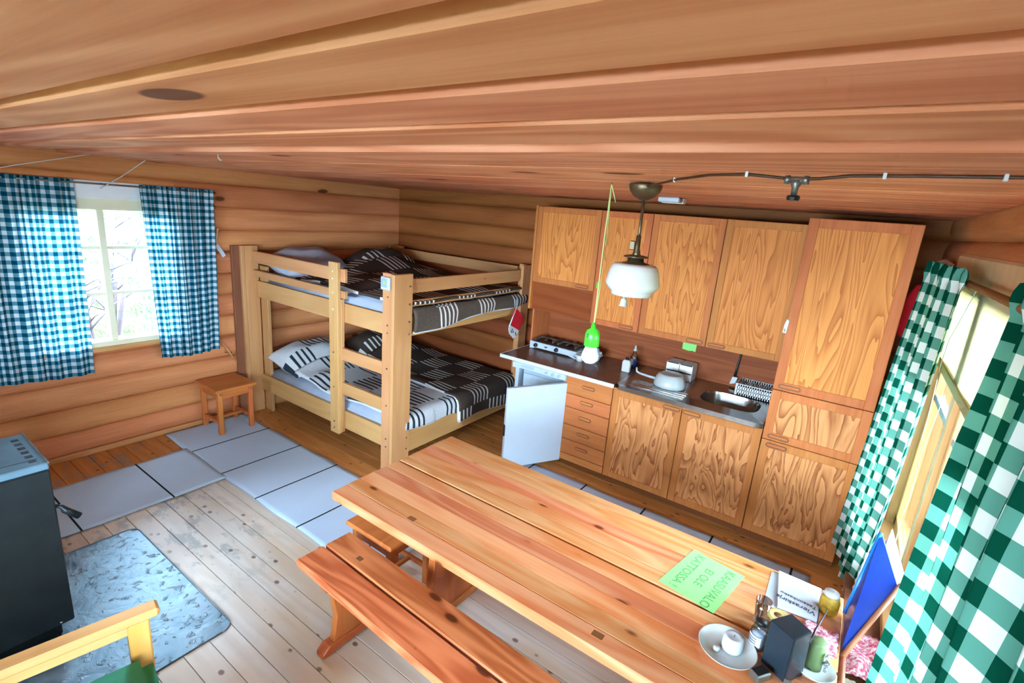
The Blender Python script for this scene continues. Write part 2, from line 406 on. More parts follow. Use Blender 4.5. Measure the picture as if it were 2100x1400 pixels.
# --- floor
M['subfloor'] = plain('subfloor', '#3a2412', 0.9)
def floor_mat():
    t = NT('floor_pine', 0.42, 0, 0.45)
    v = t.obj_coord((0.13, 1, 1)); n1 = t.noise(v, 5, 2, 0.45, 0.3)
    band = t.math('MULTIPLY_ADD', t.math('SINE', t.math('MULTIPLY', n1, 40.0)), 0.25, 0.5)
    fib = t.noise(t.obj_coord((0.03, 1, 1)), 80, 3, 0.6)
    f = t.math('ADD', t.math('MULTIPLY', band, 0.6), t.math('MULTIPLY', fib, 0.4), clamp=True)
    var = t.mix(f, lin('#a9632e'), lin('#d69450'))          # unlit brown of the floor by the left wall and bunk, painted in
    worn_lit = t.mix(f, lin('#beb6ac'), lin('#e2dcd2'))         # worn pale middle, with the reflected daylight put into the colour
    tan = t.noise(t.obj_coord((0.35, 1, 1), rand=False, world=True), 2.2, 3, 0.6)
    worn_lit = t.mix(t.math('MULTIPLY_ADD', tan, 3.0, -1.25, clamp=True), worn_lit, lin('#c6a478'))
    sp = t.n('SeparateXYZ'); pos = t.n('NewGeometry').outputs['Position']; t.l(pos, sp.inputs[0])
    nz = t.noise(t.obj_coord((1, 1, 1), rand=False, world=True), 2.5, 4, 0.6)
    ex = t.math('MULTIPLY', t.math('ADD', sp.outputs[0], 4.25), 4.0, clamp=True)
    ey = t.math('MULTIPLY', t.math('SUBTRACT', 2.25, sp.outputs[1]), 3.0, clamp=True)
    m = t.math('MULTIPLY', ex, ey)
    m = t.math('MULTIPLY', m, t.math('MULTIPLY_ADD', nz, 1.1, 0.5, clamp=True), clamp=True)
    col = t.mix(m, var, worn_lit)
    gp = t.noise(t.obj_coord((0.5, 1, 1), rand=False, world=True), 9, 5, 0.7)
    near = t.math('MULTIPLY', t.math('MULTIPLY', t.math('SUBTRACT', -2.4, sp.outputs[0]), 2.0, clamp=True), t.math('MULTIPLY', t.math('SUBTRACT', 1.65, sp.outputs[1]), 4.0, clamp=True))
    gm = t.math('MULTIPLY', near, t.math('MULTIPLY', t.math('SUBTRACT', gp, 0.52), 14.0, clamp=True))
    col = t.mix(t.math('MULTIPLY', gm, 0.6), col, lin('#7d8484'))   # scuffed grey paint by the stove sheet
    vo = t.n('TexVoronoi'); vo.inputs['Scale'].default_value = 10.0; t.l(t.obj_coord((0.7, 1, 1)), vo.inputs['Vector'])
    k = t.math('MULTIPLY', t.math('SUBTRACT', 0.15, vo.outputs['Distance']), 18.0, clamp=True)
    col = t.mix(t.math('MULTIPLY', k, 0.8), col, lin('#5b3a24'))
    hs = t.n('HueSaturation'); r = t.n('ObjectInfo').outputs['Random']; t.l(t.math('MULTIPLY_ADD', r, 0.22, 0.89), hs.inputs['Value']); t.l(col, hs.inputs['Color'])
    t.color(hs.outputs[0]); t.bump(f, 0.15, 0.003)
    return t.m
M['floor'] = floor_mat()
fl = box(None, 'floor', XA-0.15, XC+0.15, YD-0.15, YB+0.15, -0.09, -0.03, M['subfloor'], 0)
meta(fl, 'weathered pine plank floor of the cabin', 'floor', kind='structure')
pm = None; y = YD; k = 0
while y < YB:
    w = 0.119
    if pm is None:
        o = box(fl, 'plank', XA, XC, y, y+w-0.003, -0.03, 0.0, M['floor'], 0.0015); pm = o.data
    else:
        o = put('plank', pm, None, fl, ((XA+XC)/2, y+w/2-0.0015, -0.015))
    y += w

# --- ceiling: wide lower boards over recessed boards
ce = box(None, 'ceiling', XA-0.15, XC+0.15, YD-0.15, YB+0.15, ZC+0.048, ZC+0.10, M['subfloor'], 0)
meta(ce, 'low plank ceiling of the cabin', 'ceiling', kind='structure')
edges = [(-1.60, -1.42), (-1.38, -1.15), (-1.11, -0.88), (-0.84, -0.62), (-0.58, -0.36), (-0.32, -0.13), (-0.09, 0.06), (0.095, 0.341), (0.385, 0.559), (0.612, 0.809), (0.851, 1.074), (1.215, 1.60), (1.606, 2.14), (2.146, 2.78), (2.787, 3.46), (3.467, YB)]
for i, (a, b) in enumerate(edges):
    box(ce, 'ceiling_board', XA, XC, a, b, ZC, ZC+0.026, M['ceil'], 0.003)
for (a, b), (c, d) in zip(edges[:-1], edges[1:]):
    box(ce, 'recessed_board', XA, XC, b-0.03, c+0.03, ZC+0.026, ZC+0.048, M['ceil_up'], 0.0)

# --- log walls
CH = 0.203; NL = 12
def log_profile(z0, z1, d, thick=0.13):
    pts = []
    n = 8
    for k in range(n+1):
        t = -1+2*k/n; zz = (z0+z1)/2 + (z1-z0)/2*t
        pts.append((d*(0.036*abs(t)**3.0), zz))
    pts.append((d*thick, z1)); pts.append((d*thick, z0))
    return pts
def log_wall(name, label, axis, pos, outward, span, openings, mat, ztop=ZC+0.05):
    """axis 'y': wall in plane x=pos running along y; axis 'x': plane y=pos running along x"""
    if axis == 'y': w = box(None, name, min(pos+outward*0.05, pos+outward*0.12), max(pos+outward*0.05, pos+outward*0.12), span[0], span[1], -0.05, 0.0, M['logdark'], 0)
    else: w = box(None, name, span[0], span[1], min(pos+outward*0.05, pos+outward*0.12), max(pos+outward*0.05, pos+outward*0.12), -0.05, 0.0, M['logdark'], 0)
    meta(w, label, 'wall', kind='structure')
    for k in range(NL):
        z0, z1 = k*CH, min((k+1)*CH, ztop)
        segs = [(span[0], span[1], z0, z1)]
        for (a, b, oz0, oz1) in openings:
            if z1 <= oz0 or z0 >= oz1: continue
            new = []
            for s in segs:
                if s[1] <= a or s[0] >= b: new.append(s); continue
                if s[0] < a: new.append((s[0], a, z0, z1))
                if s[1] > b: new.append((b, s[1], z0, z1))
                if z0 < oz0 - 0.02: new.append((a, b, z0, oz0))
                if z1 > oz1 + 0.02: new.append((a, b, oz1, z1))
            segs = new
        for (s0, s1, za, zb) in segs:
            if s1-s0 < 0.02: continue
            if za > z0+1e-6 or zb < z1-1e-6:      # a log cut for the opening keeps the outline of the whole log
                full = log_profile(z0, z1, 1)[:-2]; pr = [(d, zz) for d, zz in full if za <= zz <= zb]
                f = lambda zz: 0.036*abs((zz-(z0+z1)/2)/((z1-z0)/2))**3.0
                pr = [(f(za), za)] + [q for q in pr if za+1e-4 < q[1] < zb-1e-4] + [(f(zb), zb), (0.13, zb), (0.13, za)]
            else: pr = log_profile(z0, z1, 1)
            bm = bmesh.new()
            if axis == 'y': add_prism(bm, [(0, 0)]*0 + [(s, z) for s, z in pr], s0, s1, 'xz')
            else: add_prism(bm, [(s, z) for s, z in pr], s0, s1, 'yz')
            for v in bm.verts:
                if axis == 'y': v.co.x = pos + outward*v.co.x
                else: v.co.y = pos + outward*v.co.y
            bmesh.ops.recalc_face_normals(bm, faces=bm.faces)
            c = sum((v.co for v in bm.verts), Vector())/len(bm.verts); bmesh.ops.translate(bm, vec=-c, verts=bm.verts)
            me = mesh_of(bm, 'log', True)
            try: me.set_sharp_from_angle(angle=0.9)
            except Exception: pass
            put('log', me, mat, w, c)
    return w
WA = (0.90, 1.96, 0.88, 2.16); WCo = (1.32, 3.52, 0.60, 2.05); WD = (-2.55, 0.25, 0.96, 2.15); WE = (-1.5, 0.0, 0.85, 2.12)
wallA = log_wall('wall_left', 'brown log wall with the small paned window', 'y', XA, -1, (YD-0.12, YB+0.12), [WA], M['log'])
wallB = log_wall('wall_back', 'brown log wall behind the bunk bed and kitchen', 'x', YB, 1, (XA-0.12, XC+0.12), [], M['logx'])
wallC = log_wall('wall_right', 'log wall with the curtained window beside the table', 'y', XC, 1, (YD-0.12, YB+0.12), [WCo, WE], M['log'])
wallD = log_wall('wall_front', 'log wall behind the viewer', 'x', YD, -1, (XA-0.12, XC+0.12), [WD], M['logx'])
M['trimw'] = wood('trim_pine', '#d3a064', '#b57d45', 'Y', rings=5, scale=5, rough=0.5, var=0.03)
meta(box(None, 'baseboard_left', XA+0.002, XA+0.028, YD, YB-0.05, 0.0, 0.045, M['trimw'], 0.004), 'narrow pale wooden strip along the foot of the left wall', 'baseboard', kind='structure')

# --- windows
M['paint'] = plain('cream_window_paint', '#d9d3b4', 0.4, var=0.02)
M['paintw'] = plain('white_window_board', '#dfe2e6', 0.45, var=0.02)
M['winpine'] = wood('window_pine', '#d8a56c', '#bf834b', 'Z', rings=5, scale=5, rough=0.4, var=0.03)
M['winpiney'] = wood('window_pine', '#d8a56c', '#bf834b', 'Y', rings=5, scale=5, rough=0.4, var=0.03)
M['muntin_grey'] = plain('grey_muntin', '#8a8d92', 0.5)
w1 = thing('window_1', 'six-pane window between teal checked curtains', 'window', (XA-0.06, 1.43, WA[2]), kind='structure')
x0, x1 = XA-0.10, XA-0.04
multi(w1, 'frame', [(XA-0.13, XA-0.005, WA[0], WA[0]+0.05, WA[2], WA[3]), (XA-0.13, XA-0.005, WA[1]-0.05, WA[1], WA[2], WA[3]), (XA-0.13, XA+0.0, WA[0], WA[1], WA[2], WA[2]+0.045), (XA-0.13, XA-0.005, WA[0], WA[1], 1.965, WA[3])], M['paint'], 0.003)
box(w1, 'head_board', XA-0.004, XA+0.016, WA[0], WA[1], 2.05, 2.178, M['paintw'], 0.003)
box(w1, 'mullion', x0, x1+0.02, 1.408, 1.452, WA[2]+0.045, 1.965, M['paint'], 0.003)
for zz in (1.308, 1.673):
    for (a, b) in ((0.95, 1.408), (1.452, 1.91)): box(w1, 'muntin', x0+0.01, x1, a, b, zz-0.012, zz+0.012, M['paint'], 0.002)
for (za, zb) in ((0.925, 1.296), (1.32, 1.661), (1.685, 1.965)):
    for (a, b) in ((0.95, 1.408), (1.452, 1.91)): box(w1, 'pane', XA-0.075, XA-0.071, a, b, za, zb, M['glass'], 0)
box(w1, 'sill', XA-0.10, XA+0.03, WA[0]-0.03, WA[1]+0.03, WA[2]-0.03, WA[2]+0.004, M['trimw'], 0.004)

w2 = thing('window_2', 'pine window with a cream roller blind between green checked curtains', 'window', (XC+0.06, 2.42, WCo[2]), kind='structure')
xa, xb = XC+0.035, XC+0.085
multi(w2, 'jamb', [(XC-0.005, XC+0.14, WCo[0], WCo[0]+0.045, WCo[2], WCo[3]), (XC-0.005, XC+0.14, WCo[1]-0.045, WCo[1], WCo[2], WCo[3])], M['winpine'], 0.003)
multi(w2, 'sill', [(XC-0.03, XC+0.14, WCo[0]-0.03, WCo[1]+0.03, WCo[2]-0.03, WCo[2]+0.01)], M['winpiney'], 0.004)
box(w2, 'head_board', XC-0.014, XC+0.14, WCo[0]-0.05, WCo[1]+0.05, 2.045, 2.165, plain('beige_head_board', '#cdb183', 0.5), 0.01)
for yy in (2.04, 2.75):
    box(w2, 'mullion', xa-0.02, xb+0.01, yy-0.032, yy+0.032, WCo[2]+0.01, 2.045, M['winpine'], 0.004)
cols = ((WCo[0]+0.045, 2.008), (2.072, 2.718), (2.782, WCo[1]-0.045))
for (a, b) in cols:
    multi(w2, 'sash', [(xa, xb, a, a+0.045, WCo[2]+0.01, 2.045), (xa, xb, b-0.045, b, WCo[2]+0.01, 2.045), (xa, xb, a, b, WCo[2]+0.01, WCo[2]+0.07), (xa, xb, a, b, 1.99, 2.045)], M['winpine'], 0.003)
    box(w2, 'muntin', xa+0.005, xb-0.01, a+0.045, b-0.045, 1.395, 1.425, M['muntin_grey'], 0.002)
    for (za, zb) in ((WCo[2]+0.07, 1.395), (1.425, 1.99)): box(w2, 'pane', xa+0.02, xa+0.024, a+0.045, b-0.045, za, zb, M['glass'], 0)

w3 = thing('window_3', 'wide window in the wall behind the viewer', 'window', (-1.4, YD-0.06, WD[2]), kind='structure')
multi(w3, 'frame', [(WD[0], WD[1], YD-0.13, YD, WD[2], WD[2]+0.05), (WD[0], WD[1], YD-0.13, YD, WD[3]-0.05, WD[3]), (WD[0], WD[0]+0.05, YD-0.13, YD, WD[2], WD[3]), (WD[1]-0.05, WD[1], YD-0.13, YD, WD[2], WD[3]), (-1.175, -1.125, YD-0.10, YD-0.03, WD[2], WD[3])], M['paint'], 0.003)
for (a, b) in ((WD[0]+0.05, -1.175), (-1.125, WD[1]-0.05)): box(w3, 'pane', a, b, YD-0.07, YD-0.066, WD[2]+0.05, WD[3]-0.05, M['glass'], 0)

w4 = thing('added_window', 'unseen tall window added in the right wall to light the room', 'window', (XC+0.06, -0.75, WE[2]), kind='structure')  # unseen window, added to throw light on the left wall and ceiling
multi(w4, 'frame', [(XC, XC+0.13, WE[0], WE[0]+0.05, WE[2], WE[3]), (XC, XC+0.13, WE[1]-0.05, WE[1], WE[2], WE[3]), (XC, XC+0.13, WE[0], WE[1], WE[2], WE[2]+0.05), (XC, XC+0.13, WE[0], WE[1], WE[3]-0.05, WE[3])], M['paint'], 0.003)
box(w4, 'pane', XC+0.066, XC+0.07, WE[0]+0.05, WE[1]-0.05, WE[2]+0.05, WE[3]-0.05, M['glass'], 0)

# ================================================================== kitchen row
YK, YU = 3.72, 4.05
V_low = [veneer('veneer_low_%d' % i, '#d8935a', '#84401a', rings=r, scale=s, seed=sd, soft=0.9, zst=0.24) for i, (r, s, sd) in enumerate(((10, 3.2, 1.7), (12, 3.4, 5.2), (10, 3.4, 9.1)))]
V_up = [veneer('veneer_up_%d' % i, '#d88c48', '#a65c28', rings=r, scale=s, seed=sd, soft=1.0, zst=0.10, dist=0.4) for i, (r, s, sd) in enumerate(((18, 3.2, 2.3), (18, 3.4, 7.7), (19, 3.6, 11.3), (18, 3.2, 4.4), (17, 3.0, 13.9)))]
def handle(door, cx, cz, yf, w=0.135, dark=True):
    prism(door, 'handle_recess', pill(cx, cz, w, 0.034), yf-0.0015, yf+0.002, 'xz', M['oakdark'])
    prism(door, 'handle', pill(cx, cz+0.003, w*0.88, 0.017), yf-0.008, yf-0.001, 'xz', M['oakx'], 0.002)
def door(parent, x0, x1, z0, z1, yf, pan, hx, hz, fr=0.052, t=0.02):
    g = 0.0025; x0 += g; x1 -= g; z0 += g; z1 -= g
    d = multi(parent, 'door', [(x0, x0+fr, yf, yf+t, z0, z1), (x1-fr, x1, yf, yf+t, z0, z1), (x0+fr, x1-fr, yf, yf+t, z0, z0+fr), (x0+fr, x1-fr, yf, yf+t, z1-fr, z1)], M['oakz'], 0.0025)
    box(d, 'door_panel', x0+fr-0.002, x1-fr+0.002, yf+0.006, yf+t-0.004, z0+fr-0.002, z1-fr+0.002, pan, 0)
    handle(d, hx, hz, yf)
    return d
def carcass(parent, x0, x1, yf, yb, z0, z1, open_front=True, t=0.016):
    return multi(parent, 'carcass', [(x0, x0+t, yf, yb, z0, z1), (x1-t, x1, yf, yb, z0, z1), (x0+t, x1-t, yf, yb, z0, z0+t), (x0+t, x1-t, yf, yb, z1-t, z1), (x0+t, x1-t, yb-t, yb, z0+t, z1-t)], M['carcass'], 0.001)
YBK = 4.445
# backsplash board
bs = box(None, 'backsplash', -2.58, -0.36, 4.447, 4.462, 0.90, 1.60, M['splash'], 0.001)
meta(bs, 'brown wooden backsplash board between worktop and wall cabinets', 'backsplash')
# drawer unit
dc = thing('drawer_cabinet', 'narrow oak base cabinet with five drawers beside the small fridge', 'cabinet', (-1.71, 4.08, 0.0))
carcass(dc, -1.93, -1.49, YK+0.022, YBK, 0.073, 0.868)
zs = [0.862, 0.704, 0.58, 0.418, 0.278, 0.142]
for a, b in zip(zs[1:], zs[:-1]):
    dr = box(dc, 'drawer', -1.9275, -1.4925, YK, YK+0.02, a+0.003, b-0.002, M['oakx'], 0.003)
    handle(dr, -1.71, (a+b)/2+0.012, YK, 0.125)
box(dc, 'bottom_rail', -1.9275, -1.4925, YK+0.002, YK+0.02, 0.075, 0.138, M['oakx'], 0.002)
# sink base
sc_ = thing('sink_cabinet', 'oak base cabinet with two wild-grained doors under the steel sink', 'cabinet', (-0.92, 4.08, 0.0))
carcass(sc_, -1.488, -0.357, YK+0.022, YBK, 0.073, 0.72)
multi(sc_, 'top_rail', [(-1.488, -0.357, YK+0.004, YK+0.022, 0.845, 0.868)], M['oakx'], 0.001)
door(sc_, -1.488, -0.92, 0.073, 0.858, YK, V_low[0], -1.0, 0.83)
door(sc_, -0.92, -0.357, 0.073, 0.858, YK, V_low[1], -0.845, 0.83)
# tall cabinet
tc = thing('tall_cabinet', 'floor to ceiling oak cupboard with three doors beside the window', 'cabinet', (-0.065, 4.08, 0.0))
carcass(tc, -0.355, 0.225, YK+0.022, YBK, 0.073, 2.305)
door(tc, -0.355, 0.225, 1.165, 2.305, YK, V_up[4], -0.255, 1.197, 0.058)
door(tc, -0.355, 0.225, 0.80, 1.165, YK, V_low[2], -0.255, 0.832, 0.055)
door(tc, -0.355, 0.225, 0.073, 0.80, YK, V_low[2], -0.255, 0.765, 0.055)
# plinth
pl = box(None, 'plinth', -1.93, 0.225, 3.785, 3.80, 0.0, 0.072, wood('plinth_wood', '#7d4522', '#5d3016', 'X', var=0.02), 0.001)
meta(pl, 'dark brown recessed plinth board under the oak base cabinets', 'plinth')
# wall cabinets
def wall_cab(label, x0, x1, z0, pan, hx, first=False):
    t = thing('wall_cabinet', label, 'cabinet', ((x0+x1)/2, 4.25, z0), group=None)
    carcass(t, x0, x1, YU+0.022, YBK, z0, 2.268)
    door(t, x0, x1, z0, 2.268, YU, pan, hx, z0+0.028, 0.05)
    return t
wall_cab('short oak wall cabinet above the red-brown panel over the gas cooker', -2.578, -1.93, 1.565, V_up[0], -2.05)
wall_cab('narrow oak wall cabinet behind the green hanging bulb', -1.93, -1.475, 1.28, V_up[1], -1.585)
wall_cab('oak wall cabinet above the green paper slip, behind the gas lamp', -1.475, -0.912, 1.28, V_up[2], -1.0)
wall_cab('oak wall cabinet directly left of the tall cupboard', -0.912, -0.362, 1.28, V_up[3], -0.83)
sp_ = thing('end_panel', 'oak upright panel closing the left end of the kitchen row', 'panel', (-2.59, 4.26, 0.9))
box(sp_, 'upper_board', -2.602, -2.579, YU, YBK, 1.30, 2.27, M['oakz'], 0.002)
box(sp_, 'lower_board', -2.598, -2.58, YU+0.09, YBK, 0.902, 1.30, M['oakz'], 0.002)
mp_ = box(None, 'cooker_panel', -2.577, -1.932, 4.085, 4.10, 1.295, 1.563, M['mahog'], 0.002)
meta(mp_, 'red-brown board hanging below the short wall cabinet', 'panel')
# worktop
ct = thing('worktop', 'brown laminate worktop with pale front edge over fridge and drawers', 'worktop', (-2.05, 4.08, 0.868))
box(ct, 'top_board', -2.63, -1.478, 3.702, 4.446, 0.87, 0.90, M['lam'], 0.002)
box(ct, 'edge_strip', -2.632, -1.478, 3.694, 3.702, 0.868, 0.901, M['offwhite'], 0.001, label='off-white edge strip')
box(ct, 'edge_strip', -2.638, -2.63, 3.694, 4.446, 0.868, 0.901, M['offwhite'], 0.001, label='off-white edge strip')
# steel sink top with a sunken bowl
sk = thing('kitchen_sink', 'stainless steel sink unit with an oval bowl', 'sink', (-0.92, 4.08, 0.868))
bm = bmesh.new(); N = 64
sx0, sx1, sy0, sy1 = -1.476, -0.358, 3.692, 4.446
bcx, bcy, brx, bry = -0.655, 4.06, 0.215, 0.175
def se(a, rx, ry, e=0.62):
    c, s = math.cos(a), math.sin(a)
    return (bcx+rx*math.copysign(abs(c)**e, c), bcy+ry*math.copysign(abs(s)**e, s))
rings = []
outer = []
for k in range(N):
    a = 2*PI*k/N; c, s = math.cos(a), math.sin(a)
    px, py = se(a, brx, bry); dx, dy = px-bcx, py-bcy
    tt = min([((sx1 if dx > 0 else sx0)-bcx)/dx if abs(dx) > 1e-6 else 1e9, ((sy1 if dy > 0 else sy0)-bcy)/dy if abs(dy) > 1e-6 else 1e9])
    outer.append((bcx+dx*tt, bcy+dy*tt))
lev = [[(x, y, 0.87) for x, y in outer], [(x, y, 0.9045) for x, y in outer], [(bcx+(x-bcx)*0.985, bcy+(y-bcy)*0.985, 0.9045) for x, y in outer], [(bcx+(x-bcx)*0.96, bcy+(y-bcy)*0.96, 0.8995) for x, y in outer]]
for sc, z in ((1.06, 0.8995), (1.0, 0.895), (0.97, 0.87), (0.93, 0.79), (0.85, 0.757), (0.5, 0.752), (0.1, 0.75)):
    lev.append([se(2*PI*k/N, brx*sc, bry*sc)+(z,) for k in range(N)])
for L in lev: rings.append([bm.verts.new(p) for p in L])
for a, b in zip(rings[:-1], rings[1:]):
    for k in range(N): bm.faces.new((a[k], a[(k+1) % N], b[(k+1) % N], b[k]))
bm.faces.new(rings[-1]); bmesh.ops.recalc_face_normals(bm, faces=bm.faces)
for v in bm.verts: v.co -= Vector((-0.92, 4.08, 0.868))
bmesh.ops.reverse_faces(bm, faces=[f for f in bm.faces][:0]) if False else None
me = mesh_of(bm, 'steel_top', True)
try: me.set_sharp_from_angle(angle=0.6)
except Exception: pass
put('steel_top', me, M['steel'], sk, (-0.92, 4.08, 0.868))
lathe(sk, 'drain', [(0.0, 0.0), (0.03, 0.0), (0.034, 0.003), (0.036, 0.0)], (bcx, bcy, 0.7515), M['black'])
for k in range(4): box(sk, 'drainer_ridge', -1.40, -0.95, 3.80+0.045*k, 3.812+0.045*k, 0.8985, 0.9015, M['steel'], 0.001)

# small fridge, door ajar
fr = thing('fridge', 'small white fridge with open door at the left end of the kitchen', 'fridge', (-2.2, 4.08, 0.0))
fx0, fx1, fy0, fy1 = -2.50, -1.94, 3.77, 4.40
multi(fr, 'body', [(fx0, fx0+0.04, fy0, fy1, 0.05, 0.855), (fx1-0.04, fx1, fy0, fy1, 0.05, 0.855), (fx0+0.04, fx1-0.04, fy0, fy1, 0.05, 0.10), (fx0+0.04, fx1-0.04, fy0, fy1, 0.80, 0.855), (fx0+0.04, fx1-0.04, fy1-0.05, fy1, 0.10, 0.80)], M['white'], 0.004)
box(fr, 'control_panel', fx0, fx1, fy0-0.03, fy0, 0.795, 0.852, M['white'], 0.005)
for k in range(3): lathe(fr, 'control_knob', [(0, 0.012), (0.011, 0.012), (0.012, 0.0), (0, 0)], (-2.14+0.065*k, fy0-0.03, 0.822), M['greyplastic'], 14, (PI/2, 0, 0))
box(fr, 'name_plate', -2.42, -2.28, fy0-0.032, fy0-0.03, 0.812, 0.834, M['greyplastic'], 0.002)
box(fr, 'hinge_cover', fx0-0.02, fx0+0.06, fy0-0.028, fy0+0.02, 0.79, 0.845, M['offwhite'], 0.004)
ic = box(fr, 'ice_compartment', fx0+0.06, fx1-0.06, fy0+0.05, fy1-0.06, 0.60, 0.78, M['greyplastic'], 0.006)
box(ic, 'flap', fx0+0.07, fx1-0.07, fy0+0.035, fy0+0.05, 0.61, 0.74, plain('pale_blue_flap', '#b5c9d6', 0.3), 0.006)
for zz in (0.25, 0.43): box(fr, 'shelf', fx0+0.042, fx1-0.042, fy0+0.06, fy1-0.06, zz, zz+0.008, M['greyplastic'], 0.001)
box(fr, 'foot', fx0+0.03, fx0+0.08, fy0+0.03, fy0+0.08, 0.0, 0.05, M['black'], 0.003); box(fr, 'foot', fx1-0.08, fx1-0.03, fy0+0.03, fy0+0.08, 0.0, 0.05, M['black'], 0.003)
box(fr, 'foot', fx0+0.03, fx0+0.08, fy1-0.08, fy1-0.03, 0.0, 0.05, M['black'], 0.003); box(fr, 'foot', fx1-0.08, fx1-0.03, fy1-0.08, fy1-0.03, 0.0, 0.05, M['black'], 0.003)
# the door is built shut (hinged on its right edge) and swung open about the hinge
hx, hy = -1.945, 3.745
fd = box(fr, 'door', hx-0.575, hx, hy-0.04, hy, 0.055, 0.79, M['white'], 0.006)
box(fd, 'door_liner', hx-0.55, hx-0.025, hy, hy+0.02, 0.09, 0.76, M['greyplastic'], 0.008)
box(fd, 'gasket', hx-0.565, hx-0.01, hy-0.001, hy+0.008, 0.065, 0.78, plain('grey_gasket', '#7f8a92', 0.6), 0.003)
box(fd, 'handle', hx-0.582, hx-0.572, hy-0.034, hy-0.006, 0.36, 0.46, M['black'], 0.003)
c0 = org(fd); ang = math.radians(61)
Rz = Matrix.Rotation(ang, 4, 'Z'); piv = Vector((hx, hy, c0.z))
fd.location = piv + (Rz @ (c0-piv)) - org(fr); fd.rotation_euler = (0, 0, ang)

# gas cooker
gc = thing('gas_cooker', 'white two-burner gas cooker with black top on the worktop', 'cooker', (-2.31, 4.25, 0.90))
gx0, gx1, gy0, gy1 = -2.575, -2.05, 4.10, 4.40
prism(gc, 'body', [(gx0, 0.902), (gx0+0.03, 0.902), (gx0+0.07, 0.915), (gx1-0.09, 0.915), (gx1-0.045, 0.902), (gx1, 0.902), (gx1, 0.968), (gx0, 0.975)], gy0, gy1, 'xz', M['white'], 0.004)
box(gc, 'hob_plate', gx0+0.02, gx1-0.03, gy0+0.02, gy1-0.01, 0.970, 0.979, M['black'], 0.003)
for cx in (-2.44, -2.19):
    lathe(gc, 'burner', [(0, 0.014), (0.03, 0.014), (0.034, 0.008), (0.045, 0.004), (0.05, 0.0)], (cx, 4.25, 0.979), M['steel'], 20)
    gr = multi(gc, 'pan_support', [(cx-0.1, cx+0.1, 4.243, 4.257, 0.996, 1.002), (cx-0.007, cx+0.007, 4.15, 4.36, 0.996, 1.002), (cx-0.1, cx-0.092, 4.15, 4.36, 0.979, 1.0), (cx+0.092, cx+0.1, 4.15, 4.36, 0.979, 1.0)], M['greymetal'], 0.001)
for cx in (-2.50, -2.265): lathe(gc, 'knob', [(0, 0.02), (0.018, 0.02), (0.021, 0.0), (0, 0)], (cx, gy0, 0.943), M['black'], 18, (PI/2, 0, 0))
prism(gc, 'badge', pill(-2.385, 0.943, 0.035, 0.014), gy0-0.002, gy0+0.001, 'xz', M['greymetal'])
# crumpled plastic bag behind the bulb
M['bag'] = plain('crumpled_film', '#9aa4ad', 0.15, 0.1, 0.2)
rs = random.Random(11)
bm = bmesh.new(); bmesh.ops.create_icosphere(bm, subdivisions=3, radius=0.08)
for v in bm.verts:
    v.co *= 1+rs.uniform(-0.28, 0.2); v.co.z *= 0.75
    if v.co.z < -0.05: v.co.z = -0.05
bmesh.ops.translate(bm, vec=(0, 0, 0.05), verts=bm.verts)
meta(put('plastic_bag', mesh_of(bm, 'plastic_bag'), M['bag'], None, (-1.93, 4.22, 0.902)), 'crumpled grey plastic bag on the worktop beside the gas cooker', 'bag')
cp = thing('cup', 'small white cup with handle beside the plastic bag', 'cup', (-2.0, 4.08, 0.901))
lathe(cp, 'cup_body', [(0, 0), (0.03, 0), (0.038, 0.06), (0.035, 0.06), (0.028, 0.006), (0, 0.006)], (-2.0, 4.08, 0.901), M['offwhite'], 20)
tube(cp, 'cup_handle', [(-2.036, 4.075, 0.95), (-2.06, 4.07, 0.945), (-2.066, 4.068, 0.93), (-2.055, 4.07, 0.915), (-2.032, 4.075, 0.913)], 0.005, M['offwhite'])
# bottles by the sink
wb = thing('soap_bottle', 'white plastic bottle standing on the worktop by the steel sink', 'bottle', (-1.552, 4.11, 0.901))
prism(wb, 'bottle_body', [(-1.588, 0.901), (-1.516, 0.901), (-1.514, 0.99), (-1.528, 1.012), (-1.576, 1.012), (-1.59, 0.99)], 4.09, 4.13, 'xz', M['offwhite'], 0.006)
lathe(wb, 'cap', [(0, 0.018), (0.014, 0.018), (0.016, 0), (0, 0)], (-1.552, 4.11, 1.012), M['black'], 16)
sb = thing('spray_bottle', 'clear spray bottle of blue liquid behind the white bottle', 'bottle', (-1.56, 4.30, 0.901))
lathe(sb, 'bottle_body', [(0, 0.0), (0.034, 0), (0.036, 0.10), (0.016, 0.14), (0.014, 0.155), (0, 0.155)], (-1.56, 4.30, 0.901), M['dglass'], 20)
lathe(sb, 'blue_liquid', [(0, 0.004), (0.031, 0.004), (0.033, 0.08), (0, 0.08)], (-1.56, 4.30, 0.901), plain('blue_liquid', '#2f62b0', 0.15), 20)
lathe(sb, 'pump_cap', [(0, 0.05), (0.008, 0.05), (0.009, 0.02), (0.016, 0.015), (0.016, 0), (0, 0)], (-1.56, 4.30, 1.056), M['offwhite'], 14)
box(sb, 'bottle_label', -1.578, -1.552, 4.262, 4.266, 0.93, 0.985, M['offwhite'], 0.001)
# upturned pan
M['pan'] = plain('pale_enamel', '#b9c2c2', 0.3, 0, 0.02)
pn = thing('saucepan', 'pale enamel pan upside down on the steel draining board', 'pan', (-1.13, 4.03, 0.902))
lathe(pn, 'pan_body', [(0.125, 0.0), (0.13, 0.004), (0.128, 0.03), (0.115, 0.075), (0.095, 0.10), (0.075, 0.108), (0.072, 0.104), (0, 0.104)], (-1.13, 4.03, 0.902), M['pan'], 36)
tube(pn, 'pan_handle', [(-1.25, 4.035, 0.935), (-1.32, 4.04, 0.935), (-1.40, 4.045, 0.94), (-1.43, 4.047, 0.95), (-1.435, 4.047, 0.985)], [0.012, 0.011, 0.01, 0.009, 0.007], M['pan'])
M['carton'] = plain('white_carton', '#f2f4f2', 0.6, var=0.01)
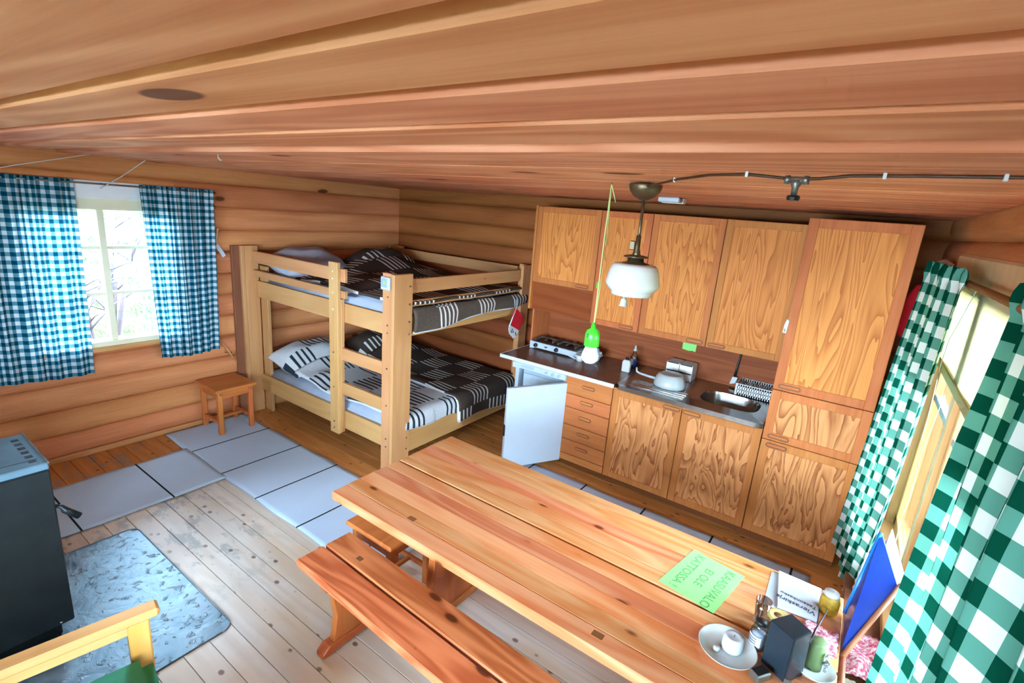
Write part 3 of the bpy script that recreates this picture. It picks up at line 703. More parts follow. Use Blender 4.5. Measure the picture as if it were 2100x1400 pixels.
# block of white cartons
for i, (dx, dz) in enumerate(((0, 0), (1, 0), (0, 1), (1, 1))):
    t = thing('carton', ['lower left', 'lower right', 'upper left', 'upper right'][i]+' of four white cartons stacked behind the pan', 'box', (-1.195+0.115*dx, 4.34, 0.902+0.072*dz), group='white cartons behind the pan')
    x = -1.25+0.115*dx; z = 0.902+0.072*dz
    box(t, 'carton_body', x, x+0.11, 4.26, 4.41, z, z+0.068, M['carton'], 0.003)
    multi(t, 'dark_seam', [(x+0.006, x+0.104, 4.258, 4.412, z+0.062, z+0.071)], M['black'], 0.001)
    box(t, 'lid', x+0.002, x+0.108, 4.262, 4.408, z+0.0685, z+0.0715, M['carton'], 0.001)
# dish basket
M['basket'] = plain('white_basket_plastic', '#e3e8ea', 0.4, var=0.01)
db = thing('dish_basket', 'white perforated plastic dish basket at the back of the sink', 'basket', (-0.53, 4.33, 0.905))
bx0, bx1, by0, by1, bz0, bz1 = -0.66, -0.375, 4.24, 4.43, 0.906, 1.0
box(db, 'base', bx0+0.01, bx1-0.01, by0+0.01, by1-0.01, bz0, bz0+0.006, M['basket'], 0.001)
def lattice(nm, p0, p1, z0, z1, n, axis):
    bs_ = []
    t = 0.004
    for (za, zb) in ((z0, z0+0.018), (z0+0.042, z0+0.05), (z1-0.022, z1)):
        bs_.append((p0[0], p1[0]+t, p0[1], p1[1]+t, za, zb))
    for k in range(n+1):
        f = k/n; x = p0[0]+(p1[0]-p0[0])*f; y = p0[1]+(p1[1]-p0[1])*f; w = 0.006
        bs_.append((x-(w if axis == 'x' else 0), x+(w if axis == 'x' else t), y-(w if axis == 'y' else 0), y+(w if axis == 'y' else t), z0, z1))
    multi(db, nm, bs_, M['basket'], 0)
lattice('side', (bx0, by0), (bx1, by0), bz0, bz1, 16, 'x'); lattice('side', (bx0, by1-0.004), (bx1, by1-0.004), bz0, bz1, 16, 'x')
lattice('side', (bx0, by0), (bx0, by1), bz0, bz1, 10, 'y'); lattice('side', (bx1-0.004, by0), (bx1-0.004, by1), bz0, bz1, 10, 'y')
multi(db, 'rim', [(bx0-0.008, bx1+0.008, by0-0.008, by0+0.004, bz1-0.004, bz1+0.002), (bx0-0.008, bx1+0.008, by1-0.004, by1+0.008, bz1-0.004, bz1+0.002), (bx0-0.008, bx0+0.004, by0, by1, bz1-0.004, bz1+0.002), (bx1-0.004, bx1+0.008, by0, by1, bz1-0.004, bz1+0.002)], M['basket'], 0.001)
# dish brush hanging on the backsplash
br = thing('dish_brush', 'black-handled dish brush hanging on the backsplash above the basket', 'brush', (-0.715, 4.43, 0.94))
tube(br, 'brush_handle', [(-0.70, 4.438, 1.26), (-0.705, 4.43, 1.16), (-0.712, 4.425, 1.08), (-0.715, 4.42, 1.0)], [0.006, 0.008, 0.009, 0.01], M['black'])
prism(br, 'bristles', [(-0.745, 0.93), (-0.70, 0.945), (-0.688, 1.0), (-0.73, 1.0)], 4.40, 4.436, 'xz', M['offwhite'], 0.003)
box(br, 'hook', -0.706, -0.694, 4.43, 4.447, 1.25, 1.27, M['greymetal'], 0.002)
# green slip and white hook
M['green_paper'] = plain('green_paper', '#8fdc7c', 0.8, 0, 0.02, 0.2)
prism(None, 'paper_slip', [(-1.19, 1.195), (-1.07, 1.195), (-1.072, 1.128), (-1.10, 1.133), (-1.13, 1.127), (-1.188, 1.134)], 4.4445, 4.4465, 'xz', M['green_paper'])
meta(bpy.data.objects['paper_slip'], 'small blank green paper slip stuck on the backsplash', 'paper')
hk = thing('towel_hook', 'small white plastic hook on the edge of the tall cupboard', 'hook', (-0.352, YK-0.01, 1.575))
prism(hk, 'hook_plate', [(-0.368, 1.56), (-0.345, 1.56), (-0.34, 1.645), (-0.356, 1.655), (-0.364, 1.62)], YK-0.012, YK-0.0005, 'xz', M['offwhite'], 0.002)
tube(hk, 'hook_tip', [(-0.356, YK-0.012, 1.575), (-0.358, YK-0.028, 1.57), (-0.358, YK-0.032, 1.59)], 0.004, M['offwhite'])

# ================================================================== bunk bed
bk = thing('bunk_bed', 'wide pine bunk bed with ladder in the corner of the log walls', 'bunk bed', (-3.86, 3.48, 0.0))
fx, ex, bx_, by_ = 2.55, -2.83, -4.86, 4.41
PT = 0.034
M['bunkshade'] = wood('bunk_shaded_post', '#8a5a38', '#6a3f24', 'Z', rings=5, scale=5, rough=0.5, var=0.02)  # bunk pine darkened to paint the shade on the left post
# corner posts: two boards each, set as an L
box(bk, 'post', -2.96, -2.832-0.034, fx, fx+PT, 0, 1.68, M['bunkz'], 0.003); box(bk, 'post', ex-PT, ex, fx, fx+0.192, 0, 1.675, M['bunkz'], 0.003)
box(bk, 'post', bx_-0.03, bx_, 2.375, 2.475, 0, 1.69, M['bunkshade'], 0.003); box(bk, 'post', bx_, bx_+0.034, 2.445, 2.48, 0, 1.69, M['bunkz'], 0.003); box(bk, 'post', bx_, bx_+0.034, 2.482, fx+0.06, 0, 1.69, M['bunkz'], 0.003); box(bk, 'post', bx_+PT, bx_+0.15, fx+0.068, fx+0.10, 0, 1.50, M['bunkz'], 0.003)
box(bk, 'post', ex-PT, ex, by_-0.14, by_, 0, 1.675, M['bunkz'], 0.003); box(bk, 'post', -2.96, ex-PT, by_-PT, by_, 0, 1.675, M['bunkz'], 0.003)
box(bk, 'post', bx_, bx_+PT, by_-0.14, by_, 0, 1.675, M['bunkz'], 0.003); box(bk, 'post', bx_+PT, bx_+0.14, by_-PT, by_, 0, 1.675, M['bunkz'], 0.003)
# long side
r0, r1 = fx+0.036, fx+0.066
box(bk, 'side_rail', bx_+0.036, -2.866, r0, r1, 1.19, 1.352, M['bunkx'], 0.003)
box(bk, 'side_rail', bx_+0.036, -2.866, r0, r1, 0.225, 0.392, M['bunkx'], 0.003)
box(bk, 'guard_rail', bx_+0.036, -3.42, fx+0.002, fx+0.032, 1.532, 1.642, M['bunkx'], 0.003)
box(bk, 'guard_rail', bx_+0.036, -3.42, fx+0.002, fx+0.032, 1.398, 1.462, M['bunkx'], 0.003)
# ladder
box(bk, 'ladder_upright', -3.585, -3.47, fx-0.032, fx, 0.19, 1.692, M['bunkz'], 0.003)
box(bk, 'ladder_upright', -3.50, -3.466, fx+0.0, fx+0.034, 0.20, 1.39, M['bunkz'], 0.003)
for za, zb in ((0.868, 0.975), (0.56, 0.667)): box(bk, 'rung', -3.465, -2.962, fx+0.002, fx+0.034, za, zb, M['bunkx'], 0.003)
# end side
e1 = ex-0.036
box(bk, 'guard_rail', e1-0.03, e1, fx+0.10, by_-0.14, 1.515, 1.627, M['bunky'], 0.003)
box(bk, 'guard_rail', e1-0.03, e1, fx+0.10, by_-0.14, 1.405, 1.456, M['bunky'], 0.003)
box(bk, 'end_rail', e1-0.03, e1, fx+0.10, by_-0.035, 1.168, 1.335, M['bunky'], 0.003)
box(bk, 'end_rail', e1-0.002, e1+0.03, fx+0.192, by_-0.145, 0.168, 0.352, M['bunky'], 0.003)
# wall sides
box(bk, 'guard_rail', bx_+0.10, -2.96, by_-0.07, by_-0.036, 1.545, 1.652, M['bunkx'], 0.003)
box(bk, 'side_rail', bx_+0.036, -2.866, by_-0.07, by_-0.036, 1.19, 1.352, M['bunkx'], 0.003); box(bk, 'side_rail', bx_+0.036, -2.866, by_-0.07, by_-0.036, 0.225, 0.392, M['bunkx'], 0.003)
box(bk, 'end_rail', bx_+0.036, bx_+0.066, fx+0.07, by_-0.07, 1.19, 1.352, M['bunky'], 0.003); box(bk, 'end_rail', bx_+0.036, bx_+0.066, fx+0.07, by_-0.07, 0.225, 0.392, M['bunky'], 0.003)
box(bk, 'stretcher', bx_+0.036, bx_+0.066, fx+0.07, by_-0.07, 0.06, 0.13, M['bunky'], 0.003)
M['ply'] = plain('bed_board', '#9c7448', 0.7)
box(bk, 'bed_base', bx_+0.066, e1-0.03, r1, by_-0.07, 1.21, 1.225, M['ply'], 0.001)
box(bk, 'bed_base', bx_+0.066, e1-0.002, r1, by_-0.07, 0.25, 0.265, M['ply'], 0.001)
bolt_me = None
def bolt(x, y, z, rot, mat):
    return lathe(bk, 'bolt', [(0, 0.004), (0.006, 0.004), (0.008, 0.0), (0, 0)], (x, y, z), mat, 10, rot)
for z in (1.615, 1.555, 1.44, 1.30, 0.93, 0.62, 0.30, 0.24): bolt(-3.53, fx-0.032, z, (PI/2, 0, 0), M['screwb'] if z > 1.2 else M['screw'])
for z in (1.62, 1.50, 1.28, 1.22, 0.93, 0.62, 0.33, 0.26): bolt(-2.90, fx, z, (PI/2, 0, 0), M['screw'])
for z in (1.58, 1.44, 1.30, 1.20, 0.31, 0.21): bolt(ex, fx+0.16, z, (0, PI/2, 0), M['screw'])

# --- bedding
M['sheet'] = plain('blue_grey_sheet', '#a9b4c6', 0.9, 0, 0.05, 0.1, 5)
M['q_dark'] = quilt_mat('quilt_dark', '#3a2f2a', '#dad7d2', '#2c2a2b', 0.27, 5, 0.34)
M['q_light'] = quilt_mat('quilt_light', '#d3dae0', '#2c333b', '#d9dfe3', 0.28, 5, 0.40)
M['hem'] = plain('white_hem', '#d5dbe2', 0.9, 0, 0.02, 0.1)
def mattress(label, x0, x1, y0, y1, z0, z1):
    bm = bmesh.new(); c = Vector(((x0+x1)/2, (y0+y1)/2, (z0+z1)/2))
    r = bmesh.ops.create_cube(bm, size=1.0); bmesh.ops.scale(bm, vec=(x1-x0, y1-y0, z1-z0), verts=bm.verts)
    bmesh.ops.bevel(bm, geom=list(bm.edges), offset=0.03, segments=3, affect='EDGES')
    o = put('mattress', mesh_of(bm, 'mattress', True), M['sheet'], None, c); meta(o, label, 'mattress')
    return o
mattress('blue-grey mattress at the front of the lower bunk', -4.78, -2.88, 2.625, 3.475, 0.268, 0.432)
mattress('mattress of the lower bunk next to the wall under the dark quilt', -4.78, -2.88, 3.485, 4.33, 0.268, 0.425)
mattress('blue-grey mattress at the front of the upper bunk', -4.78, -2.91, 2.625, 3.475, 1.228, 1.385)
mattress('mattress of the upper bunk next to the wall under the dark quilt', -4.78, -2.91, 3.485, 4.33, 1.228, 1.38)
def pillow(name, label, c, ax, ay, az, mat, rotz=0, tilt=(0, 0)):
    nu, nv = 28, 20; vs_, uv_, fs = [], [], []
    for side in (1, -1):
        base = len(vs_)
        for j in range(nv+1):
            for i in range(nu+1):
                u = -1+2*i/nu; v = -1+2*j/nv
                h = max(0, (1-abs(u)**2.6))**0.55*max(0, (1-abs(v)**2.6))**0.55
                pin = 1-0.07*(1-abs(v)**2)*(abs(u)**6); pin2 = 1-0.09*(1-abs(u)**2)*(abs(v)**6)
                h *= 1+0.10*math.sin(5*u+2*v)*math.cos(4*v-u)
                vs_.append((ax*u*pin2*1.0, ay*v*pin, side*az*h*(1.0 if side > 0 else 0.55))); uv_.append((ax*(u+1), ay*(v+1)))
        for j in range(nv):
            for i in range(nu):
                a = base+j*(nu+1)+i; q = (a, a+1, a+nu+2, a+nu+1); fs.append(q if side > 0 else q[::-1])
    me = bpy.data.meshes.new(name); me.from_pydata(vs_, [], fs); ul = me.uv_layers.new(name='UVMap')
    for p in me.polygons:
        p.use_smooth = True
        for li in p.loop_indices: ul.data[li].uv = uv_[me.loops[li].vertex_index]
    o = put(name, me, mat, None, c); o.rotation_euler = (tilt[0], tilt[1], rotz); meta(o, label, 'pillow')
    return o
M['pil_grey'] = plain('grey_pillow', '#a7aab8', 0.9, 0, 0.06, 0.1, 5)
pillow('pillow', 'plain grey pillow at the head of the upper bunk', (-4.57, 2.98, 1.50), 0.24, 0.36, 0.19, M['pil_grey'], 0.08, (0.0, 0.25))
pillow('pillow', 'white and black striped pillow at the front of the lower bunk', (-4.52, 2.98, 0.54), 0.25, 0.37, 0.19, M['q_light'], 0.05, (0, 0.22))
pillow('pillow', 'dark striped pillow at the wall side of the lower bunk', (-4.50, 3.88, 0.53), 0.25, 0.36, 0.18, M['q_dark'], 0.0, (0, 0.22))
pillow('pillow', 'dark striped pillow at the wall side of the upper bunk', (-4.42, 3.80, 1.48), 0.27, 0.38, 0.21, M['q_dark'], 0.1, (0, 0.15))
def bump2(x, y, a, b, s1, s2): return math.exp(-((x-a)/s1)**2-((y-b)/s2)**2)
def nz(x, y, s): return math.sin(9*x+s)*math.sin(7.3*y+1.3*s)*0.5+math.sin(17*x-5*y+2*s)*0.3+math.sin(6*x+13*y-s)*0.3
def quilt(label, x0, x1, y0, y1, ztop, mat, hfn, drop_end=0.0, drop_front=0.0, seed=0.0, thick=0.022, skew=0.0, hem=True):
    """x0 head ... x1 foot edge (mattress end), then falls drop_end; y0 front edge"""
    Lx = (x1-x0)+drop_end; Ly = (y1-y0)+drop_front
    root = thing('quilt', label, 'quilt', ((x0+x1)/2, (y0+y1)/2, ztop))
    def P(u, v):
        s = u*Lx; t = v*Ly
        x = x0+s; z = ztop; y = y1-t
        over = max(0, x-x1); r = 0.05
        if over > 0:
            a = min(over/r, PI/2); x = x1+r*math.sin(a); z = ztop-r*(1-math.cos(a))-max(0, over-r*PI/2)
            x += 0.012*math.sin(9*y+seed)*min(1, over/0.1)
        ov2 = max(0, y0-y)
        if ov2 > 0:
            a = min(ov2/r, PI/2); y = y0-r*math.sin(a); z -= r*(1-math.cos(a))+max(0, ov2-r*PI/2)
        z += hfn(min(x, x1), max(y, y0)) * (1 if over < 0.02 else max(0, 1-over/0.08))
        z += 0.010*nz(x, y, seed) * (1 if over <= 0 else 0.2)
        y += skew*(u-0.5)*(1 if v > 0.5 else 0.3) + 0.012*math.sin(6*s+seed)*(v if v > 0.85 else 0)
        if over > 0: z += 0.02*math.sin(5*y+seed)*min(1, over/drop_end if drop_end else 0)
        return Vector((x, y, z)), (s+0.06, t+0.03)
    grid(root, 'quilt_cover', P, 72, 40, mat, thick)
    if hem:
        if drop_end > 0: pts = [P(1.0, k/30)[0]+Vector((0.004, 0, 0)) for k in range(31)]
        else: pts = [P(1.0, k/30)[0] for k in range(31)]
        tube(root, 'hem', pts, 0.013, M['hem'], 6)
        tube(root, 'hem', [P(k/40, 1.0)[0] for k in range(41)], 0.010, M['hem'], 6)
    return root
hl = lambda x, y: 0.02
quilt('white quilt with black stripes over the front of the lower bunk', -4.30, -2.90, 2.655, 3.42, 0.47, M['q_light'],
      lambda x, y: 0.17*bump2(x, y, -4.45, 2.98, 0.33, 0.34) + 0.05*bump2(x, y, -4.0, 2.80, 0.12, 0.12), 0.14, 0.0, 1.0, 0.02, 0.05)
quilt('dark brown quilt with white stripes at the wall side of the lower bunk', -4.30, -2.89, 3.36, 4.31, 0.475, M['q_dark'],
      lambda x, y: 0.19*bump2(x, y, -4.48, 3.88, 0.42, 0.36)+0.02*bump2(x, y, -3.4, 3.4, 0.4, 0.1), 0.26, 0.0, 2.4, 0.02, 0.02)
quilt('dark brown quilt with white stripes spread over the upper bunk', -4.45, -2.835, 2.70, 4.30, 1.425, M['q_dark'],
      lambda x, y: 0.20*bump2(x, y, -4.35, 3.75, 0.42, 0.45)+0.05*bump2(x, y, -3.75, 3.1, 0.35, 0.3)+0.04*bump2(x, y, -3.3, 3.8, 0.3, 0.3), 0.0, 0.0, 4.1, 0.022, 0.02, hem=False)
# folded quilt end hanging through the end rails of the upper bunk
def flapP(u, v):
    y = 2.76+1.60*u; t = v
    sag = 0.06*math.sin(PI*u)*0.6+0.03*math.sin(11*u)
    z = 1.395-0.02*u - (0.19-0.11*u+0.015*math.sin(9*u))*v
    x = -2.862+0.036*math.sin(min(1, v*2.2)*PI/2) + 0.006*math.sin(20*u+4*v)
    return Vector((x, y, z)), (0.24*v+0.02, 1.65*u)
def flap_mat():
    t = NT('quilt_flap', 0.95, 0, 0.1); u, v = uv_xy(t)
    iv = t.math('FRACT', t.math('DIVIDE', v, 0.55)); par = t.math('GREATER_THAN', iv, 0.52)
    ln = t.math('LESS_THAN', t.math('FRACT', t.math('DIVIDE', v, 0.05)), 0.38)
    wn = t.noise(t.obj_coord((1, 1, 1)), 60, 3)
    base = t.mix(wn, lin('#3a322d'), lin('#6b5f54')); t.color(t.mix(t.math('MULTIPLY', par, ln), base, lin('#d9d8d4'))); t.bump(wn, 0.3, 0.004); return t.m
fq = thing('quilt_end', 'dark striped quilt end with white hem hanging over the foot rail of the upper bunk', 'quilt', (-2.83, 3.5, 1.30))
grid(fq, 'quilt_cover', flapP, 64, 10, flap_mat(), 0.014)
tube(fq, 'hem', [flapP(k/40, 1.0)[0] for k in range(41)], 0.012, M['hem'], 6)
grid(fq, 'folded_lip', lambda u, v: (Vector((-2.84-0.10*v, 2.76+1.60*u, 1.388-0.02*u+0.012*math.sin(PI*v))), (0.1*v, 1.65*u)), 40, 4, M['q_dark'], 0.01)

# alarm on the near post
al = thing('thermometer', 'small white and blue digital meter on the near bunk post', 'meter', (-2.90, fx-0.01, 1.60))
box(al, 'case', -2.958, -2.862, fx-0.024, fx-0.001, 1.555, 1.653, M['white'], 0.006)
box(al, 'display', -2.948, -2.885, fx-0.0262, fx-0.0238, 1.575, 1.643, plain('blue_grey_display', '#8ba3c4', 0.3), 0.002)
box(al, 'green_lamp', -2.925, -2.902, fx-0.0275, fx-0.0258, 1.60, 1.622, plain('lime_dot', '#a6d25a', 0.4), 0.002)
# pot holder hanging from the upper rail
M['red'] = plain('red_cloth', '#c4222c', 0.85, 0, 0.06, 0.1)
ph = thing('pot_holder', 'red and white pot holder hanging from the upper bunk by the kitchen', 'pot holder', (-2.78, 4.12, 0.97))
def phq(nm, pts, mat): 
    return prism(ph, nm, pts, -2.79, -2.782, 'yz', mat, 0.002)
phq('red_cloth', [(4.10, 1.255), (4.17, 1.235), (4.27, 1.13), (4.20, 1.02), (4.035, 1.10)], M['red'])
phq('white_patch', [(4.035, 1.10), (4.20, 1.02), (4.17, 0.965), (4.115, 0.945), (4.035, 1.01), (4.015, 1.06)], M['offwhite'])
for (a, b) in ((4.075, 1.045), (4.095, 1.02), (4.065, 1.025), (4.14, 1.0), (4.15, 0.98)): box(ph, 'print_mark', -2.7815, -2.7805, a-0.009, a+0.009, b-0.009, b+0.009, M['black'], 0.001)
tube(ph, 'loop', [(-2.786, 4.12, 1.35), (-2.786, 4.125, 1.29), (-2.786, 4.125, 1.245)], 0.004, M['greyplastic'])
tube(ph, 'loop', [(-2.784, 4.125, 1.27), (-2.784, 4.07, 1.17), (-2.784, 4.02, 1.08)], 0.006, M['offwhite'])

# ================================================================== stools
def make_stool(label, x0, x1, y0, y1, z, dark=False):
    t = thing('stool', label, 'stool', ((x0+x1)/2, (y0+y1)/2, 0))
    box(t, 'seat', x0, x1, y0, y1, z-0.028, z, M['stool'], 0.006)
    i = 0.025; L = 0.042; zz = z-0.028
    for (a, b) in ((x0+i, y0+i), (x1-i-L, y0+i), (x0+i, y1-i-L), (x1-i-L, y1-i-L)):
        box(t, 'leg', a, a+L, b, b+L, 0.004, zz, M['stoolz'], 0.006)
    box(t, 'apron', x1-i-L+0.006, x1-i-0.006, y0+i+L, y1-i-L, zz-0.07, zz, M['stool'], 0.003); box(t, 'apron', x0+i+0.006, x0+i+L-0.006, y0+i+L, y1-i-L, zz-0.07, zz, M['stool'], 0.003)
    box(t, 'apron', x0+i+L, x1-i-L, y0+i+0.006, y0+i+L-0.006, zz-0.07, zz, M['stool'], 0.003); box(t, 'apron', x0+i+L, x1-i-L, y1-i-L+0.006, y1-i-0.006, zz-0.07, zz, M['stool'], 0.003)
    box(t, 'stretcher', x0+i+L, x1-i-L, y0+i+0.01, y0+i+0.032, 0.10, 0.13, M['stool'], 0.003); box(t, 'stretcher', x0+i+L, x1-i-L, y1-i-0.032, y1-i-0.01, 0.10, 0.13, M['stool'], 0.003)
    box(t, 'stretcher', (x0+x1)/2-0.012, (x0+x1)/2+0.012, y0+i+0.03, y1-i-0.03, 0.105, 0.128, M['stool'], 0.003)
    return t
s1 = make_stool('reddish pine stool standing by the bunk bed under the curtain', -4.87, -4.47, 1.975, 2.345, 0.452)
lathe(s1, 'dowel', [(0, 0.003), (0.008, 0.003), (0.008, 0), (0, 0)], (-4.495, 2.022, 0.40), M['oakdark'], 10, (0, PI/2, 0)); lathe(s1, 'dowel', [(0, 0.003), (0.008, 0.003), (0.008, 0), (0, 0)], (-4.495, 2.30, 0.40), M['oakdark'], 10, (0, PI/2, 0))
make_stool('reddish pine stool pushed under the end of the dining table', -2.09, -1.72, 1.555, 1.93, 0.45)

# ================================================================== stove and floor sheet
sh = M['sheetmetal'] = None
def sheet_mat():
    t = NT('dented_sheet', 0.4, 0.75)
    v = t.obj_coord((1, 1, 1), rand=False); f = t.noise(v, 5, 4, 0.55, 0.6); g = t.noise(v, 22, 3, 0.6, 0.4)
    t.color(t.ramp(f, [(0.3, lin('#647b88')), (0.55, lin('#8298a5')), (0.8, lin('#a3b5c0'))]))
    t.setin(t.b.inputs['Roughness'], t.math('MULTIPLY_ADD', f, 0.3, 0.33))
    t.bump(t.math('ADD', f, t.math('MULTIPLY', t.math('MAXIMUM', t.math('SUBTRACT', g, 0.58), 0.0), 4.0)), 0.4, 0.02); return t.m
M['sheetmetal'] = sheet_mat()
def rrect(x0, x1, y0, y1, r, n=6):
    pts = []
    for cx, cy, a0 in ((x1-r, y1-r, 0), (x0+r, y1-r, PI/2), (x0+r, y0+r, PI), (x1-r, y0+r, 1.5*PI)):
        for k in range(n+1): a = a0+PI/2*k/n; pts.append((cx+r*math.cos(a), cy+r*math.sin(a)))
    return pts
shth = thing('floor_sheet', 'dented bluish metal sheet on the floor under the black stove', 'metal sheet', (-2.93, 0.4, 0.0))
prism(shth, 'sheet', rrect(-3.56, -2.30, -0.25, 1.02, 0.06), 0.0005, 0.003, 'xy', M['sheetmetal'])
rim = rrect(-3.56, -2.30, -0.25, 1.02, 0.06); rim.append(rim[0])
tube(shth, 'rolled_rim', [(x, y, 0.0035) for x, y in rim], 0.0045, M['sheetmetal'], 6)
st = thing('stove', 'black iron wood stove with blue-grey top at the left edge', 'stove', (-3.05, 0.2, 0.003))
X0, X1, Y0, Y1 = -3.235, -2.81, -0.08, 0.515
box(st, 'plinth', X0+0.02, X1-0.06, Y0+0.02, Y1-0.04, 0.004, 0.10, M['iron'], 0.006)
box(st, 'base_plate', X0-0.01, X1+0.10, Y0-0.02, Y1-0.06, 0.0035, 0.03, M['iron'], 0.006)
box(st, 'body', X0, X1, Y0, Y1, 0.10, 0.915, M['iron'], 0.006)
box(st, 'top_plate', X0, X1, Y0, Y1, 0.916, 0.95, M['stovetop'], 0.005)
box(st, 'top_lip', X0, X1+0.002, Y1-0.006, Y1+0.002, 0.945, 0.956, M['steel'], 0.001)
for k in range(6):
    x = X0+0.06+0.058*k; box(st, 'vent_hole', x, x+0.03, Y1-0.055, Y1-0.028, 0.9495, 0.9512, M['black'], 0.001)
multi(st, 'top_seam', [(X1-0.075, X1-0.072, Y0+0.01, Y1-0.02, 0.9495, 0.9508)], M['black'], 0)
fdoor = box(st, 'fire_door', X0+0.05, X1-0.05, Y0-0.012, Y0, 0.33, 0.84, M['iron'], 0.004)
tube(st, 'handle', [(X1-0.02, Y1, 0.72), (X1-0.015, Y1+0.02, 0.71), (X1-0.005, Y1+0.03, 0.69), (X1+0.0, Y1+0.075, 0.64)], [0.008, 0.010, 0.016, 0.016], M['iron'])
box(st, 'ash_drawer', X0+0.06, X1-0.06, Y0-0.01, Y0, 0.14, 0.28, M['iron'], 0.003)
lathe(st, 'rivet', [(0, 0.003), (0.005, 0.002), (0.006, 0)], (X1+0.001, Y1-0.05, 0.115), M['steel'], 10, (0, PI/2, 0))

# ================================================================== rugs
def rug(label, x0, x1, y0, y1, mat, along, seed, z=0.004, fringe=None, noise=0.0025):
    t = thing('rug', label, 'rug', ((x0+x1)/2, (y0+y1)/2, 0.0))
    nx = max(8, int((x1-x0)*26)); ny = max(8, int((y1-y0)*26))
    def P(u, v):
        x = x0+(x1-x0)*u; y = y0+(y1-y0)*v
        e = min(u, 1-u, v, 1-v)
        x += 0.004*math.sin(13*y+seed)*(1 if u in (0, 1) else 0); y += 0.005*math.sin(9*x+seed)*(1 if v in (0, 1) else 0)
        zz = z + noise*(1+nz(x*0.7, y*0.7, seed)) + 0.004
        return Vector((x, y, zz)), ((x, y) if along == 'x' else (y, x))
    grid(t, 'rug_weave', P, nx, ny, mat, 0.007)
    if fringe:
        bm = bmesh.new(); rs = random.Random(int(seed*10))
        (ax, pos) = fringe
        n = int(((y1-y0) if ax == 'x' else (x1-x0))/0.012)
        for k in range(n):
            f = (k+0.5)/n
            a = Vector((pos, y0+(y1-y0)*f, 0.008)) if ax == 'x' else Vector((x0+(x1-x0)*f, pos, 0.008))
            d = (Vector((math.copysign(0.035, pos-(x0+x1)/2), rs.uniform(-.012, .012), -0.004)) if ax == 'x' else Vector((rs.uniform(-.012, .012), math.copysign(0.035, pos-(y0+y1)/2), -0.004)))
            add_tube(bm, [a-org(t), a+d-org(t)], 0.002, 4)
        f_ = put('fringe', mesh_of(bm, 'fringe'), M['fringe'], t, org(t)); f_['kind'] = 'stuff'
    return t
M['fringe'] = plain('rug_fringe', '#4d5258', 0.9)
rug('long grey-blue runner with black stripes from the stool to the table', -4.85, -2.05, 1.68, 2.385, rug_mat('rug_runner', '#c3daf2', '#1f242b', 0.52, 0.014, 4.36), 'x', 1.0, fringe=('x', -4.85))
rug('short grey-blue mat with black stripes between the stove and the runner', -4.44, -3.745, 0.30, 1.69, rug_mat('rug_mat', '#c6dcf2', '#1f242b', 0.53, 0.012, 0.28+0.53), 'y', 2.3, z=0.008)
rug('grey runner lying along the kitchen cabinets behind the table', -2.15, 0.12, 2.90, 3.575, rug_mat('rug_kitchen', '#b9c4d6', '#1f242b', 0.52, 0.014, 2.6), 'x', 3.7)

# ================================================================== armchair (only its near arm shows)
ac = thing('armchair', 'pine armchair with green cushion at the lower left edge', 'armchair', (-2.0, 0.30, 0.0), math.radians(-10.5))
ax0 = -2.085
box(ac, 'armrest', ax0, ax0+0.075, -0.10, 0.605, 0.575, 0.612, M['arm'], 0.01)
box(ac, 'arm_rail', ax0+0.02, ax0+0.05, -0.08, 0.57, 0.525, 0.575, M['arm'], 0.003)
box(ac, 'leg', ax0+0.008, ax0+0.068, 0.50, 0.57, 0.003, 0.575, M['armz'], 0.006); box(ac, 'leg', ax0+0.012, ax0+0.062, -0.10, -0.04, 0.003, 0.575, M['armz'], 0.006)
box(ac, 'armrest', ax0+0.66, ax0+0.735, -0.10, 0.605, 0.575, 0.612, M['arm'], 0.01)
box(ac, 'arm_rail', ax0+0.685, ax0+0.715, -0.08, 0.57, 0.525, 0.575, M['arm'], 0.003)
box(ac, 'leg', ax0+0.668, ax0+0.728, 0.50, 0.57, 0.003, 0.575, M['armz'], 0.006); box(ac, 'leg', ax0+0.672, ax0+0.722, -0.10, -0.04, 0.003, 0.575, M['armz'], 0.006)
box(ac, 'seat_rail', ax0+0.062, ax0+0.672, 0.50, 0.53, 0.26, 0.34, M['arm'], 0.003); box(ac, 'seat_rail', ax0+0.062, ax0+0.672, -0.08, -0.05, 0.26, 0.34, M['arm'], 0.003)
box(ac, 'back_frame', ax0+0.062, ax0+0.672, -0.13, -0.10, 0.30, 0.90, M['armz'], 0.006)
M['greenc'] = plain('green_velour', '#43ac92', 0.8, 0, 0.1, 0.2, 6)
def cushion(nm, x0, x1, y0, y1, z0, z1):
    bm = bmesh.new(); bmesh.ops.create_cube(bm, size=1.0); bmesh.ops.scale(bm, vec=(x1-x0, y1-y0, z1-z0), verts=bm.verts)
    bmesh.ops.bevel(bm, geom=list(bm.edges), offset=0.04, segments=4, affect='EDGES')
    return put(nm, mesh_of(bm, nm, True), M['greenc'], ac, ((x0+x1)/2, (y0+y1)/2, (z0+z1)/2))
cushion('seat_cushion', ax0+0.075, ax0+0.66, -0.02, 0.56, 0.34, 0.455); cushion('back_cushion', ax0+0.08, ax0+0.655, -0.10, -0.02, 0.46, 0.88)

